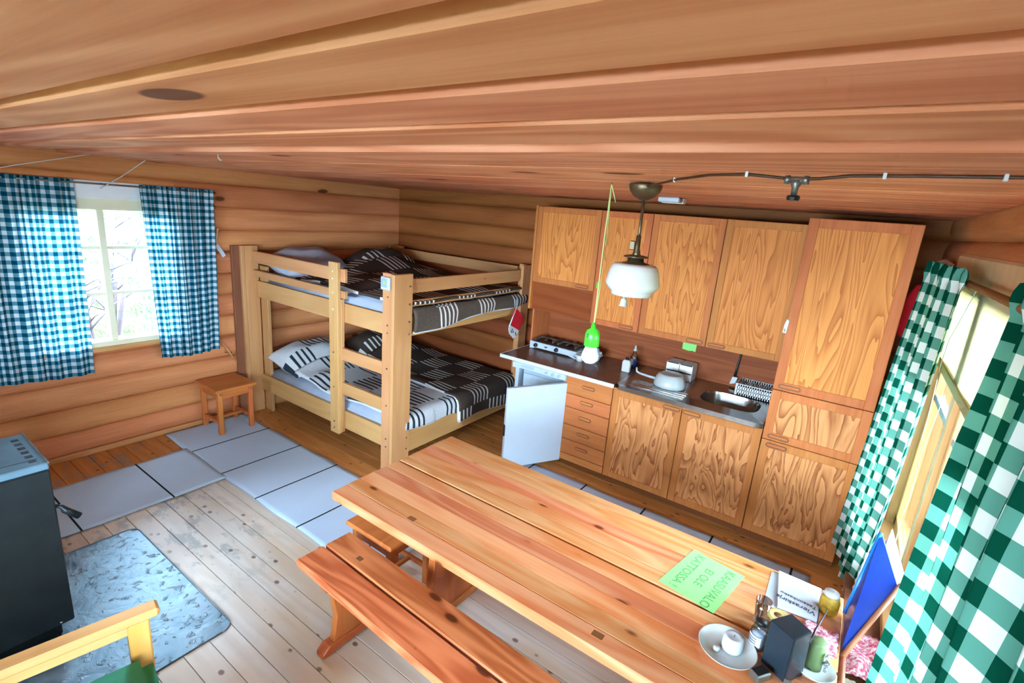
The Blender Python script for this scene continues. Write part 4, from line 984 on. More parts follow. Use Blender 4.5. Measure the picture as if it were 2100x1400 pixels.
# ================================================================== dining table
tb = thing('dining_table', 'long pine dining table with a split plank top', 'table', (-0.9, 1.84, 0.0))
TX0, TX1 = -1.985, 0.207
for (a, b) in ((1.395, 1.842), (1.854, 2.30)):
    n = 5; w = (b-a)/n
    for k in range(n):
        box(tb, 'stave', TX0, TX1, a+k*w+0.0002, a+(k+1)*w-0.0002, 0.702, 0.75, M['table'], 0.0012 if 0 < k < n-1 else 0.004)
for x in (-1.52, -0.28):
    lg = prism(tb, 'trestle_leg', [(1.56, 0.06), (2.14, 0.06), (2.06, 0.20), (2.04, 0.45), (2.10, 0.64), (1.60, 0.64), (1.66, 0.45), (1.64, 0.20)], x-0.022, x+0.022, 'yz', M['benchz'], 0.004)
    prism(tb, 'cross_bar', [(1.44, 0.66), (1.47, 0.635), (2.23, 0.635), (2.26, 0.66), (2.26, 0.702), (1.44, 0.702)], x-0.035, x+0.035, 'yz', M['benchy'], 0.004)
    prism(tb, 'foot', [(1.47, 0.004), (1.56, 0.004), (1.60, 0.018), (2.10, 0.018), (2.14, 0.004), (2.23, 0.004), (2.23, 0.04), (2.18, 0.07), (1.52, 0.07), (1.47, 0.04)], x-0.035, x+0.035, 'yz', M['benchy'], 0.004)
box(tb, 'stretcher', -1.60, -0.20, 1.83, 1.87, 0.26, 0.36, M['bench'], 0.004)
for x in (-1.6, -0.2): box(tb, 'wedge', x-0.012, x+0.012, 1.838, 1.862, 0.24, 0.40, M['benchz'], 0.003)
for (px_, py_) in ((-1.515, 1.50), (-0.515, 1.455)): box(tb, 'peg', px_-0.022, px_+0.022, py_-0.014, py_+0.014, 0.7485, 0.7508, M['oakdark'], 0.0005)
# bench
bn = thing('bench', 'reddish pine bench with a split plank seat along the near side of the table', 'bench', (-2.0, 1.355, 0.0), math.radians(-2.2))
box(bn, 'seat_plank', -2.0, 0.16, 1.20, 1.350, 0.408, 0.45, M['bench'], 0.006); box(bn, 'seat_plank', -2.0, 0.16, 1.362, 1.512, 0.408, 0.45, M['bench'], 0.006)
for x in (-1.79, -0.06):
    prism(bn, 'leg', [(1.255, 0.05), (1.465, 0.05), (1.445, 0.20), (1.475, 0.38), (1.245, 0.38), (1.275, 0.20)], x-0.02, x+0.02, 'yz', M['benchz'], 0.004)
    prism(bn, 'foot', [(1.19, 0.003), (1.25, 0.003), (1.275, 0.012), (1.445, 0.012), (1.47, 0.003), (1.53, 0.003), (1.53, 0.03), (1.495, 0.06), (1.225, 0.06), (1.19, 0.03)], x-0.03, x+0.03, 'yz', M['benchy'], 0.004)
    box(bn, 'cross_bar', x-0.03, x+0.03, 1.215, 1.50, 0.375, 0.408, M['benchy'], 0.004)
    box(bn, 'peg', x-0.006, x+0.03, 1.40, 1.425, 0.4495, 0.4515, M['oakdark'], 0.001)
box(bn, 'stretcher', -1.80, -0.05, 1.34, 1.375, 0.20, 0.27, M['bench'], 0.004)

# ================================================================== curtains
M['ging_a'] = gingham('teal_gingham', '#dfe6ea', '#5a93a6', '#0d4a60', 0.058, 0.34)
M['ging_c'] = gingham('green_gingham', '#d2d8d2', '#568f7d', '#07402f', 0.098, 0.22)
M['rod'] = wood('curtain_rod_wood', '#8a5a30', '#6a4020', 'Y', var=0.02)
def curtain_a(label, y0, y1, yb0, yb1, z1, z0, folds, seed, full=1.5):
    def P(u, v):
        z = z1+(z0-z1)*v
        ya, yb = y0+(yb0-y0)*v, y1+(yb1-y1)*v
        y = ya+(yb-ya)*u + 0.010*math.sin(2*PI*folds*u*0.5+seed)
        amp = 0.020+0.012*v
        x = XA+0.062 + amp*math.sin(2*PI*folds*u+seed+0.6*math.sin(3*v+seed)) + 0.010*math.sin(2*PI*folds*2.3*u+1.7*seed)*(1-v*0.6)
        if v < 0.06: x += 0.008*math.sin(2*PI*folds*3.1*u)
        z += 0.006*math.sin(2*PI*folds*u+seed)*v + (0.012*math.sin(5*u+seed))*v
        return Vector((x, y, z)), (full*(y1-y0)*u, 1.48*v)
    t = thing('curtain', label, 'curtain', (XA+0.06, (y0+y1)/2, z0))
    grid(t, 'curtain_cloth', P, 120, 40, M['ging_a'])
    return t
curtain_a('teal and white checked curtain hanging left of the paned window', 0.42, 1.272, 0.40, 1.245, 2.18, 0.705, 7, 0.4)
curtain_a('teal and white checked curtain hanging right of the paned window, beside the bunk', 1.668, 2.225, 1.70, 2.178, 2.175, 0.72, 6, 2.0, 1.9)
cr = thing('curtain_rod', 'thin rod carrying the teal checked curtains', 'rod', (XA+0.06, 1.3, 2.16))
tube(cr, 'rod', [(XA+0.06, 0.36, 2.155), (XA+0.06, 1.3, 2.157), (XA+0.06, 2.26, 2.155)], 0.006, M['greymetal'])
for y in (0.40, 1.45, 2.24): tube(cr, 'bracket', [(XA+0.002, y, 2.165), (XA+0.06, y, 2.157)], 0.004, M['greymetal'], 6)

def curtain_c(label, name, edge0, edge1, ztop, zbot, folds, amp, seed, fullw, ruff, nx=140, ny=70):
    """edge0(v), edge1(v) -> (x, y) of the two side edges at drop v; u runs from the far edge to the near edge"""
    def P(u, v):
        a = Vector(edge0(v)+(0,)); b = Vector(edge1(v)+(0,)); p = a.lerp(b, u); d = (b-a); L = d.length; d.normalize(); nrm = Vector((-abs(d.y), d.x*math.copysign(1, d.y), 0))
        am = amp*(0.55+0.45*min(1, v*4)) * (1+0.35*math.sin(2.1*u*folds+seed))
        ph = 2*PI*folds*u+seed+0.7*math.sin(2.5*v+seed)
        p = p + nrm*(am*math.sin(ph)) + d*(0.010*math.sin(2*ph))
        if v < 0.045: p = p + nrm*(ruff*math.sin(2*PI*folds*2.7*u+seed)*(1-abs(v-0.02)/0.03)) 
        z = ztop(u)+(zbot(u)-ztop(u))*v + (0.008*math.sin(2*PI*folds*1.9*u) if v < 0.02 else 0)
        return Vector((p.x, p.y, z)), (fullw*u, (ztop(0.5)-zbot(0.5))*v)
    t = thing('curtain', label, 'curtain', ((edge0(0)[0]+edge1(0)[0])/2, (edge0(0)[1]+edge1(0)[1])/2, zbot(0.5)))
    grid(t, 'curtain_cloth', P, nx, ny, M['ging_c'])
    return t, P
def e0(v): return (0.268-0.065*v, 3.30+0.28*v)
def e1(v): return (0.315-0.035*v, 2.55+0.06*v+0.50*max(0, v-0.5)**1.5)
cl, PL = curtain_c('green and white checked curtain between the tall cupboard and the pine window', 'l', e0, e1, lambda u: 2.115, lambda u: 0.30+0.12*u, 5, 0.022, 0.7, 1.35, 0.016)
M['hemf'] = plain('frayed_white_hem', '#e9eef0', 0.9, 0, 0.02, 0.1)
tube(cl, 'frayed_hem', [PL(1.0, 0.78+0.22*k/14)[0]+Vector((0.002*math.sin(7*k), 0.004*math.sin(5*k), 0)) for k in range(15)], [0.006+0.003*math.sin(3*k) for k in range(15)], M['hemf'], 6)
def f0(v): return (0.332-0.02*v, 1.74+0.03*v)
def f1(v): return (0.32-0.03*v, 0.62)
cn, PR = curtain_c('large green and white checked curtain hanging nearest the viewer at the right edge', 'r', f0, f1, lambda u: 2.125, lambda u: 0.45, 5.2, 0.036, 2.2, 1.95, 0.02, 200, 80)
rd = thing('curtain_rod', 'brown wooden rod carrying the green checked curtains', 'rod', (0.315, 2.2, 2.06))
tube(rd, 'rod', [(0.335, 0.5, 2.065), (0.335, 2.0, 2.065), (0.335, 3.75, 2.065)], 0.013, M['rod'], 12)
for y in (3.74, 0.62):
    prism(rd, 'end_bracket', [(0.30, 1.99), (0.355, 1.96), (XC+0.0, 1.99), (XC+0.0, 2.10), (0.35, 2.13), (0.30, 2.10)], y-0.012, y+0.012, 'xz', wood('bracket_wood', '#9a5f3a', '#7a4426', 'Z', var=0.02), 0.003)
# roller blind
def blind_mat():
    t = NT('cream_blind', 0.9); c = lin('#e9e3c4'); f = t.noise(t.obj_coord((1, 1, 0.2)), 6, 2)
    cloth_out(t, t.mix(f, lin('#dcd5b0'), lin('#efe9cc')), 0.5); return t.m
rb = thing('roller_blind', 'half-drawn cream roller blind in the pine window', 'blind', (0.405, 2.42, 1.63))
grid(rb, 'blind_cloth', lambda u, v: (Vector((0.408+0.004*math.sin(3*u*6), 1.40+2.03*u, 2.04-0.40*v)), (u, v)), 40, 6, blind_mat(), 0.001)
box(rb, 'bottom_bar', 0.398, 0.414, 1.40, 3.43, 1.60, 1.645, plain('olive_bar', '#a58f4a', 0.5), 0.004)
tube(rb, 'roller', [(0.412, 1.40, 2.035), (0.412, 3.43, 2.035)], 0.018, M['paint'], 12)
tube(rb, 'pull_cord', [(0.385, 2.78, 2.03), (0.375, 2.86, 1.90), (0.372, 2.98, 1.78), (0.375, 3.02, 1.66), (0.376, 2.98, 1.55), (0.38, 2.96, 1.40), (0.372, 2.9, 1.32)], 0.0016, M['offwhite'], 6)
tube(rb, 'pull_cord', [(0.378, 2.70, 1.60), (0.372, 2.78, 1.30), (0.366, 2.70, 1.10), (0.37, 2.76, 0.98), (0.362, 2.68, 0.90), (0.358, 2.60, 0.86), (0.34, 2.45, 0.86), (0.30, 2.32, 0.85)], 0.0018, M['offwhite'], 6)
# red pad on the wall by the tall cupboard
rp = thing('fire_blanket', 'red fabric pad hanging in the dark gap beside the tall cupboard', 'fire blanket', (0.30, 4.0, 1.63))
prism(rp, 'red_pad', [(0.232, 1.64), (0.30, 1.60), (0.345, 1.62), (0.355, 1.90), (0.33, 1.96), (0.27, 1.955), (0.235, 1.86)], 3.96, 3.985, 'xz', M['red'], 0.006)
tube(rp, 'loop', [(0.31, 3.972, 1.95), (0.33, 3.972, 2.02), (0.398, 3.972, 2.03)], 0.004, M['red'], 6)

# ================================================================== gas pipe on the ceiling
gp = thing('gas_pipe', 'thin brown gas pipe with valve running along the ceiling', 'pipe', (-0.3, 1.6, ZC-0.02))
pts = [(-0.83, 2.12, ZC-0.018), (-0.72, 1.98, ZC-0.014), (-0.60, 1.83, ZC-0.008), (-0.45, 1.66, ZC-0.007), (-0.33, 1.60, ZC-0.008), (-0.24, 1.615, ZC-0.014), (-0.205, 1.62, ZC-0.016), (-0.15, 1.61, ZC-0.014), (-0.08, 1.58, ZC-0.008), (0.05, 1.56, ZC-0.007), (0.22, 1.545, ZC-0.007), (0.385, 1.53, ZC-0.007)]
tube(gp, 'pipe', pts, 0.0042, plain('brown_pipe', '#4d3222', 0.5, 0.3), 8)
for (x, y) in ((-0.62, 1.86), (-0.33, 1.60), (-0.01, 1.568), (0.205, 1.546)): box(gp, 'clip', x-0.004, x+0.004, y-0.009, y+0.009, ZC-0.016, ZC-0.0005, M['offwhite'], 0.001)
bm = bmesh.new(); add_lathe(bm, [(0, -0.03), (0.011, -0.03), (0.012, -0.018), (0.009, -0.016), (0.009, 0.016), (0.012, 0.018), (0.011, 0.03), (0, 0.03)], seg=14, M=Matrix.Rotation(PI/2, 4, 'Y'))
add_lathe(bm, [(0, 0.0), (0.012, 0.0), (0.013, -0.012), (0.009, -0.02), (0.008, -0.042), (0, -0.042)], seg=14)
bmesh.ops.recalc_face_normals(bm, faces=bm.faces)
put('valve_body', mesh_of(bm, 'valve_body', True), M['greymetal'], gp, (-0.205, 1.62, ZC-0.018))
lathe(gp, 'valve_knob', [(0, 0.0), (0.015, 0.0), (0.0175, -0.005), (0.015, -0.013), (0, -0.013)], (-0.205, 1.62, ZC-0.059), M['black'], 10, smooth=False)
# small white alarm on the ceiling
sd = thing('ceiling_alarm', 'small flat white device in two parts on the ceiling behind the gas lamp', 'alarm', (-1.09, 3.3, ZC-0.02))
box(sd, 'base', -1.16, -1.02, 3.28, 3.34, ZC-0.034, ZC-0.0005, M['offwhite'], 0.004); box(sd, 'cover', -1.157, -1.023, 3.20, 3.276, ZC-0.030, ZC-0.0005, M['white'], 0.006)

# ================================================================== gas lamp
LX, LY = -0.838, 2.15
lp = thing('gas_lamp', 'hanging gas lamp with white glass shade and brass rod', 'lamp', (LX, LY, ZC))
lathe(lp, 'canopy', [(0, -0.001), (0.02, -0.001), (0.067, -0.006), (0.07, -0.012), (0.064, -0.035), (0.045, -0.058), (0.018, -0.072), (0, -0.074)], (LX, LY, ZC), M['brass'], 32)
tube(lp, 'rod', [(LX, LY, ZC-0.07), (LX, LY, 2.05)], 0.0065, M['brass'], 12)
lathe(lp, 'burner_tube', [(0, 0.075), (0.010, 0.075), (0.012, 0.02), (0.016, 0.0), (0.022, -0.02), (0, -0.02)], (LX, LY, 2.065), M['brass'], 18)
box(lp, 'gas_tap', LX-0.036, LX-0.01, LY-0.008, LY+0.008, 2.075, 2.115, M['brass'], 0.003)
lathe(lp, 'heat_shield', [(0.018, 0.012), (0.05, 0.006), (0.055, 0.0), (0.05, 0.003), (0.02, 0.007)], (LX, LY, 2.045), M['brass'], 32)
lathe(lp, 'gallery', [(0.03, 0.018), (0.034, 0.02), (0.036, 0.0), (0.06, -0.006), (0.066, -0.012), (0.06, -0.012), (0.03, -0.004)], (LX, LY, 2.026), M['brass'], 32)
def opal():
    t = NT('opal_glass', 0.15, 0, 0.5); t.color(t.ramp(t.noise(t.obj_coord((1, 1, 1)), 3, 2), [(0.3, lin('#cfd4cf')), (0.7, lin('#dadcd6'))]))
    t.b.inputs['Transmission Weight'].default_value = 0.0; t.b.inputs['Subsurface Weight'].default_value = 0.3; t.b.inputs['Subsurface Radius'].default_value = (0.05, 0.05, 0.05)
    return t.m
lathe(lp, 'glass_shade', [(0.064, 0.0), (0.088, -0.003), (0.099, -0.011), (0.107, -0.03), (0.114, -0.06), (0.119, -0.085), (0.117, -0.096), (0.106, -0.112), (0.094, -0.122), (0.090, -0.128), (0.089, -0.140), (0.086, -0.140), (0.087, -0.126), (0.103, -0.108), (0.113, -0.094), (0.115, -0.085), (0.103, -0.03), (0.095, -0.013), (0.085, -0.007), (0.064, -0.004)], (LX, LY, 2.018), opal(), 48)
lathe(lp, 'mantle', [(0, 0.05), (0.014, 0.05), (0.017, 0.02), (0.012, 0.0), (0, 0)], (LX, LY, 1.93), M['offwhite'], 16)
lathe(lp, 'chain_knob', [(0.005, 0.07), (0.005, 0.034), (0.013, 0.032), (0.013, 0.026), (0.017, 0.004), (0.020, 0.0), (0, 0)], (LX-0.022, LY-0.02, 1.826), M['offwhite'], 18)
# green pull-cord bulb
BX, BY = -1.024, 2.2
gb = thing('bulb_lamp', 'white bulb in a lime green holder hanging from the ceiling by a cord', 'lamp', (BX, BY, ZC))
M['lime'] = plain('lime_plastic', '#43c92f', 0.35, 0, 0.02)
M['cordg'] = plain('pale_green_cord', '#c8dd8e', 0.7, 0, 0.03)
tube(gb, 'cord', [(BX+0.004, BY, ZC-0.004), (BX+0.001, BY, 2.1), (BX, BY, 1.695)], 0.0028, M['cordg'], 8)
tube(gb, 'cord', [(BX+0.004, BY, ZC-0.004), (BX+0.014, BY, 2.1), (BX+0.008, BY, 1.85), (BX+0.002, BY, 1.70)], 0.0022, M['cordg'], 8)
tube(gb, 'cord_loop', [(BX+0.004+0.014*(1-math.cos(a))*1.2-0.002, BY, ZC-0.045+0.042*math.cos(a)) for a in [k*2*PI/24 for k in range(17)]], 0.0024, M['cordg'], 8)
tube(gb, 'cord_slider', [(BX-0.006, BY, 1.905), (BX-0.006, BY, 1.875)], 0.0042, M['lime'], 8)
tube(gb, 'screw_eye', [(BX+0.004, BY, ZC), (BX+0.004, BY, ZC-0.008)], 0.004, M['greymetal'], 8)
lathe(gb, 'holder', [(0, 0.115), (0.010, 0.115), (0.013, 0.088), (0.03, 0.075), (0.036, 0.055), (0.037, 0.0), (0.033, -0.004), (0, -0.004)], (BX, BY, 1.592), M['lime'], 28)
box(gb, 'holder_tab', BX-0.014, BX-0.006, BY-0.039, BY-0.03, 1.635, 1.655, plain('dark_green', '#1d7a1c', 0.4), 0.001)
lathe(gb, 'bulb', [(0.028, 0.0), (0.031, -0.012), (0.041, -0.038), (0.043, -0.055), (0.038, -0.073), (0.024, -0.086), (0, -0.090)], (BX, BY, 1.59), plain('milky_bulb', '#c9d0d4', 0.25, 0, 0.01), 32)

# ================================================================== small things on the left wall and ceiling
tg = thing('wall_tag', 'small pale tag on a wooden peg beside the right teal curtain', 'tag', (XA+0.01, 2.27, 1.62))
tube(tg, 'peg', [(XA+0.005, 2.262, 1.80), (XA+0.06, 2.262, 1.845)], 0.009, M['winpiney'], 8)
tube(tg, 'string', [(XA+0.05, 2.262, 1.832), (XA+0.042, 2.25, 1.75), (XA+0.04, 2.255, 1.69)], 0.003, M['offwhite'], 6)
prism(tg, 'tag_card', [(2.235, 1.685), (2.265, 1.705), (2.325, 1.60), (2.297, 1.58)], XA+0.036, XA+0.040, 'yz', M['white'], 0.001)
tk = thing('twig_peg', 'short bent twig peg on the log wall above the stool', 'peg', (XA+0.02, 2.27, 0.65))
tube(tk, 'twig', [(XA+0.01, 2.235, 0.80), (XA+0.045, 2.28, 0.70), (XA+0.05, 2.30, 0.66), (XA+0.055, 2.335, 0.58)], [0.006, 0.008, 0.007, 0.005], M['winpiney'], 8)
tube(tk, 'side_twig', [(XA+0.045, 2.255, 0.672), (XA+0.05, 2.315, 0.664)], 0.006, M['rod'], 8)
tube(None, 'hanging_cord', [(-4.82, 0.60, 2.12), (-4.75, 0.95, 2.24), (-4.62, 1.33, 2.358)], 0.003, M['offwhite'], 6)
meta(bpy.data.objects['hanging_cord'], 'thin cord stretched above the left teal curtain to the ceiling', 'cord')
tube(None, 'blind_cord', [(XA+0.02, 1.44, 2.125), (-4.72, 1.54, 2.23), (-4.55, 1.64, 2.355)], 0.003, M['offwhite'], 6)
meta(bpy.data.objects['blind_cord'], 'thin cord slanting from the window head up to the ceiling', 'cord')
tube(None, 'ceiling_hook', [(-2.73, 1.30, ZC), (-2.73, 1.30, ZC-0.018), (-2.725, 1.306, ZC-0.028), (-2.718, 1.312, ZC-0.026)], 0.0022, M['offwhite'], 6)
meta(bpy.data.objects['ceiling_hook'], 'small white hook screwed into the ceiling above the bunk approach', 'hook')

# ================================================================== things on the table
TZ = 0.7505
def quad_paper(name, pts, z, mat, label, cat, th=0.0008):
    o = prism(None, name, pts, z, z+th, 'xy', mat); meta(o, label, cat); return o
note = quad_paper('note', [(-0.382, 2.193), (-0.154, 2.157), (-0.207, 1.843), (-0.441, 1.88)], TZ, M['green_paper'], 'green handwritten paper note lying on the dining table', 'note')
M['ink_g'] = plain('dark_green_ink', '#4f9a50', 0.8, 0, 0.05)
M['ink'] = plain('black_ink', '#2a2c33', 0.8, 0, 0.02)
# the writing faces away from the viewer: it runs from the far edge towards the near edge, first line on the window side
dv = Vector((-0.05, -0.31, 0)).normalized(); upv = Vector((0.23, -0.036, 0)).normalized()
up2 = Vector((-dv.y, dv.x, 0))
if up2.dot(upv) < 0: up2 = -up2
rotM = Matrix((dv.to_3d(), up2, dv.cross(up2))).transposed()
nc = Vector((-0.296, 2.018, TZ+0.0012))
for s, off, sz, al_ in (('KAASUVALO', 0.068, 0.052, 0.01), ('EI OLE', 0.0, 0.05, -0.01), ('KATTOSSA !', -0.068, 0.052, 0.0)):
    text(note, 'writing', s, sz, M['ink_g'], nc+up2*off+dv*al_, rotM)
M['paper'] = plain('white_paper', '#c3c8d6', 0.7, 0, 0.02, 0.2)
M['paper2'] = plain('grey_paper', '#b9c0c6', 0.7, 0, 0.03, 0.2)
quad_paper('paper_sheet', [(-0.065, 2.275), (0.05, 2.29), (0.04, 2.05), (-0.06, 2.03)], TZ, M['paper2'], 'grey-white sheet under the guest book', 'paper')
gbk = thing('guest_book', 'white guest book with handwriting-style title on the table corner', 'book', (0.04, 2.17, TZ+0.001))
prism(gbk, 'cover', [(-0.040, 2.288), (0.125, 2.282), (0.125, 2.06), (-0.012, 2.045)], TZ+0.0015, TZ+0.012, 'xy', M['paper'], 0.001)
prism(gbk, 'back_cover', [(-0.02, 2.296), (0.13, 2.292), (0.13, 2.06), (-0.01, 2.044)], TZ+0.0005, TZ+0.0014, 'xy', plain('dark_binding', '#3a3d4c', 0.6), 0)
# title reads from the window side: letters' tops point to the near edge
d2 = Vector((-0.99, 0.10, 0)).normalized(); u2 = Vector((-0.10, -0.99, 0)).normalized()
rot2 = Matrix((d2, u2, d2.cross(u2))).transposed()
text(gbk, 'title', 'Vieraskirja', 0.034, M['ink'], Vector((0.045, 2.10, TZ+0.0135)), rot2)
text(gbk, 'subtitle', 'Taasonkasku', 0.026, M['ink'], Vector((0.052, 2.135, TZ+0.0135)), rot2)
box(gbk, 'small_print', -0.02, 0.02, 2.262, 2.268, TZ+0.0125, TZ+0.0128, M['paper2'], 0)
# plate with candle
M['china'] = plain('white_china', '#c3c6c2', 0.2, 0, 0.02)
def plate(label, x, y, r):
    o = lathe(None, 'plate', [(0, 0.004), (r*0.62, 0.005), (r*0.80, 0.010), (r*0.97, 0.021), (r, 0.0225), (r*0.99, 0.019), (r*0.80, 0.005), (r*0.6, 0.0), (0, 0.0)], (x, y, TZ), M['china'], 48)
    meta(o, label, 'plate'); return o
plate('white china plate holding a stub of candle', -0.125, 1.692, 0.098)
cd = thing('candle', 'short thick white candle standing on the white plate', 'candle', (-0.118, 1.702, TZ+0.006))
lathe(cd, 'wax', [(0, 0.0), (0.033, 0), (0.035, 0.01), (0.034, 0.045), (0.029, 0.055), (0.02, 0.053), (0, 0.05)], (-0.112, 1.705, TZ+0.006), plain('white_wax', '#c6cbd3', 0.4, 0, 0.01), 28)
tube(cd, 'wick', [(-0.112, 1.705, TZ+0.055), (-0.111, 1.705, TZ+0.066)], 0.0012, M['black'], 6)
lathe(None, 'tealight', [(0, 0.012), (0.011, 0.012), (0.012, 0.0), (0, 0)], (-0.155, 1.665, TZ+0.006), M['china'], 18); meta(bpy.data.objects['tealight'], 'tiny round wax drop beside the candle on the plate', 'wax')
plate('small white plate at the corner of the table behind the black holder', 0.135, 1.80, 0.066)
# black napkin holder
nh = thing('napkin_holder', 'black box-shaped napkin holder on the table', 'napkin holder', (0.045, 1.75, TZ))
A, B_, C_, D_ = (-0.019, 1.722), (0.036, 1.802), (0.108, 1.752), (0.060, 1.676)
M['nblack'] = plain('matt_black_card', '#1b2730', 0.35, 0, 0.05)
cxn, cyn = (A[0]+B_[0]+C_[0]+D_[0])/4, (A[1]+B_[1]+C_[1]+D_[1])/4
bm = bmesh.new()
lo = [Vector((p[0], p[1], TZ)) for p in (A, B_, C_, D_)]; hi = [Vector((p[0], p[1], TZ+0.178)) for p in (A, B_, (C_[0]-0.004, C_[1]+0.004), D_)]
VL = [bm.verts.new(p-Vector((0.045, 1.75, TZ))) for p in lo]; VH = [bm.verts.new(p-Vector((0.045, 1.75, TZ))) for p in hi]
bm.faces.new(VL[::-1]); bm.faces.new(VH)
for k in range(4): bm.faces.new((VL[k], VL[(k+1) % 4], VH[(k+1) % 4], VH[k]))
bmesh.ops.recalc_face_normals(bm, faces=bm.faces); bmesh.ops.bevel(bm, geom=list(bm.edges), offset=0.003, segments=2, affect='EDGES')
put('holder_body', mesh_of(bm, 'holder_body'), M['nblack'], nh, (0.045, 1.75, TZ))
box(nh, 'label_plate', 0.058, 0.082, 1.665, 1.669, TZ+0.012, TZ+0.03, M['greymetal'], 0.001)
pe = thing('pen', 'dark thin pen standing up at the corner of the napkin holder', 'pen', (0.102, 1.765, TZ+0.15))
tube(pe, 'pen_body', [(0.104, 1.752, TZ+0.135), (0.112, 1.79, TZ+0.165), (0.137, 1.91, TZ+0.145+0.03)], [0.004, 0.0042, 0.002], plain('pen_brown', '#3a2c30', 0.35), 8)
# glass, jar with lid, labelled bottle
gl = thing('drinking_glass', 'small clear drinking glass on the table left of the guest book', 'glass', (-0.055, 1.925, TZ))
lathe(gl, 'glass_body', [(0, 0.0), (0.022, 0), (0.029, 0.095), (0.0265, 0.095), (0.0205, 0.008), (0, 0.008)], (-0.055, 1.925, TZ), M['dglass'], 28)
jr = thing('glass_jar', 'glass candle jar with a tan lid behind the napkin holder', 'jar', (0.005, 1.845, TZ))
lathe(jr, 'jar_body', [(0, 0), (0.036, 0), (0.038, 0.01), (0.038, 0.085), (0.035, 0.095), (0.033, 0.095), (0.0355, 0.08), (0.0355, 0.006), (0, 0.006)], (0.004, 1.852, TZ), M['dglass'], 32)
lathe(jr, 'wax_filling', [(0, 0.006), (0.034, 0.006), (0.034, 0.05), (0, 0.05)], (0.004, 1.852, TZ), plain('cream_wax', '#d8d2b0', 0.5), 28)
lathe(jr, 'lid', [(0, 0.0), (0.038, 0), (0.039, 0.012), (0.036, 0.018), (0.03, 0.014), (0, 0.012)], (0.004, 1.852, TZ+0.095), plain('olive_tan_lid', '#b8a66a', 0.3), 32)
lathe(jr, 'lid_spot', [(0, 0.002), (0.013, 0.002), (0.014, 0), (0, 0)], (-0.002, 1.857, TZ+0.107), plain('brown_spot', '#6b4326', 0.5), 18)
bo = thing('glass_bottle', 'clear spice bottle with white label beside the napkin holder', 'bottle', (-0.042, 1.775, TZ))
lathe(bo, 'bottle_body', [(0, 0), (0.026, 0), (0.028, 0.008), (0.028, 0.07), (0.02, 0.09), (0.017, 0.10), (0, 0.10)], (-0.044, 1.782, TZ), M['dglass'], 28)
lathe(bo, 'contents', [(0, 0.003), (0.024, 0.003), (0.0245, 0.06), (0, 0.06)], (-0.044, 1.782, TZ), plain('pale_contents', '#aebccb', 0.6), 24)
lathe(bo, 'cap', [(0, 0.012), (0.017, 0.012), (0.019, 0), (0, 0)], (-0.044, 1.782, TZ+0.10), M['black'], 24)
bm = bmesh.new()
for k in range(9):
    pass
def lbl(u, v):
    a = math.radians(175+120*u); return Vector((-0.044+0.0287*math.cos(a), 1.782+0.0287*math.sin(a), TZ+0.015+0.045*v)), (u, v)
grid(bo, 'paper_label', lbl, 10, 2, M['paper'])
for k in range(3): 
    grid(bo, 'label_print', lambda u, v, k=k: (Vector((-0.044+0.0291*math.cos(math.radians(195+70*u)), 1.782+0.0291*math.sin(math.radians(195+70*u)), TZ+0.028+0.010*k+0.003*v)), (u, v)), 8, 1, M['ink'])
# lighter / matchbox at the lower edge
mb = thing('match_box', 'small foil-wrapped box lying at the foot of the napkin holder', 'box', (-0.005, 1.655, TZ), math.radians(-35))
box(mb, 'sleeve', -0.025, 0.015, 1.615, 1.675, TZ, TZ+0.03, M['greymetal'], 0.004); box(mb, 'dark_top', -0.021, 0.011, 1.62, 1.67, TZ+0.030, TZ+0.0315, M['black'], 0.001)
# yellow jar with white lid
hj = thing('honey_jar', 'yellow jar with a white lid at the table corner under the curtain', 'jar', (0.155, 2.17, TZ))
M['yellow'] = plain('mustard_yellow', '#c39a2a', 0.45, 0, 0.2, 0.5, 40)
lathe(hj, 'jar_body', [(0, 0), (0.03, 0), (0.034, 0.006), (0.035, 0.055), (0.03, 0.07), (0.026, 0.075), (0, 0.075)], (0.155, 2.16, TZ), M['yellow'], 28)
lathe(hj, 'lid', [(0, 0.014), (0.026, 0.014), (0.028, 0.0), (0, 0)], (0.155, 2.165, TZ+0.075), M['offwhite'], 28)
# green candle in foil
gcn = thing('green_candle', 'dark green pillar candle with a strip of foil on the small plate', 'candle', (0.135, 1.80, TZ+0.006))
lathe(gcn, 'wax', [(0, 0), (0.026, 0), (0.026, 0.10), (0.022, 0.108), (0, 0.104)], (0.132, 1.815, TZ+0.006), plain('olive_green_wax', '#56693f', 0.5, 0, 0.12), 28)
rs = random.Random(5)
tube(gcn, 'foil_strip', [(0.165+rs.uniform(-.004, .004), 1.80+rs.uniform(-.004, .004), TZ+0.016+0.010*k) for k in range(8)], [0.005+rs.uniform(0, .004) for k in range(8)], plain('crumpled_foil', '#cfd6da', 0.2, 0.9), 6)
# pink patterned napkin
def napm():
    t = NT('pink_napkin', 0.9, 0, 0.1); f = t.noise(t.obj_coord((1, 1, 1)), 60, 3, 0.7)
    t.color(t.ramp(f, [(0.42, lin('#e9dfe2')), (0.5, lin('#d98c9c')), (0.62, lin('#c04a63'))])); return t.m
M['nap'] = napm()
def crumple(name, label, cat, x0, x1, y0, y1, z, h, seed, mat):
    rs = random.Random(seed)
    o = grid(None, name, lambda u, v: (Vector((x0+(x1-x0)*u+rs.uniform(-.004, .004), y0+(y1-y0)*v+rs.uniform(-.004, .004), z+h*(0.5+0.5*math.sin(7*u+seed)*math.cos(6*v+seed))+rs.uniform(0, .004))), (u, v)), 14, 14, mat, 0.002)
    meta(o, label, cat); return o
crumple('napkin', 'pink and white patterned napkin on the table below the guest book', 'napkin', 0.085, 0.198, 1.90, 2.04, TZ+0.003, 0.012, 3, M['nap'])

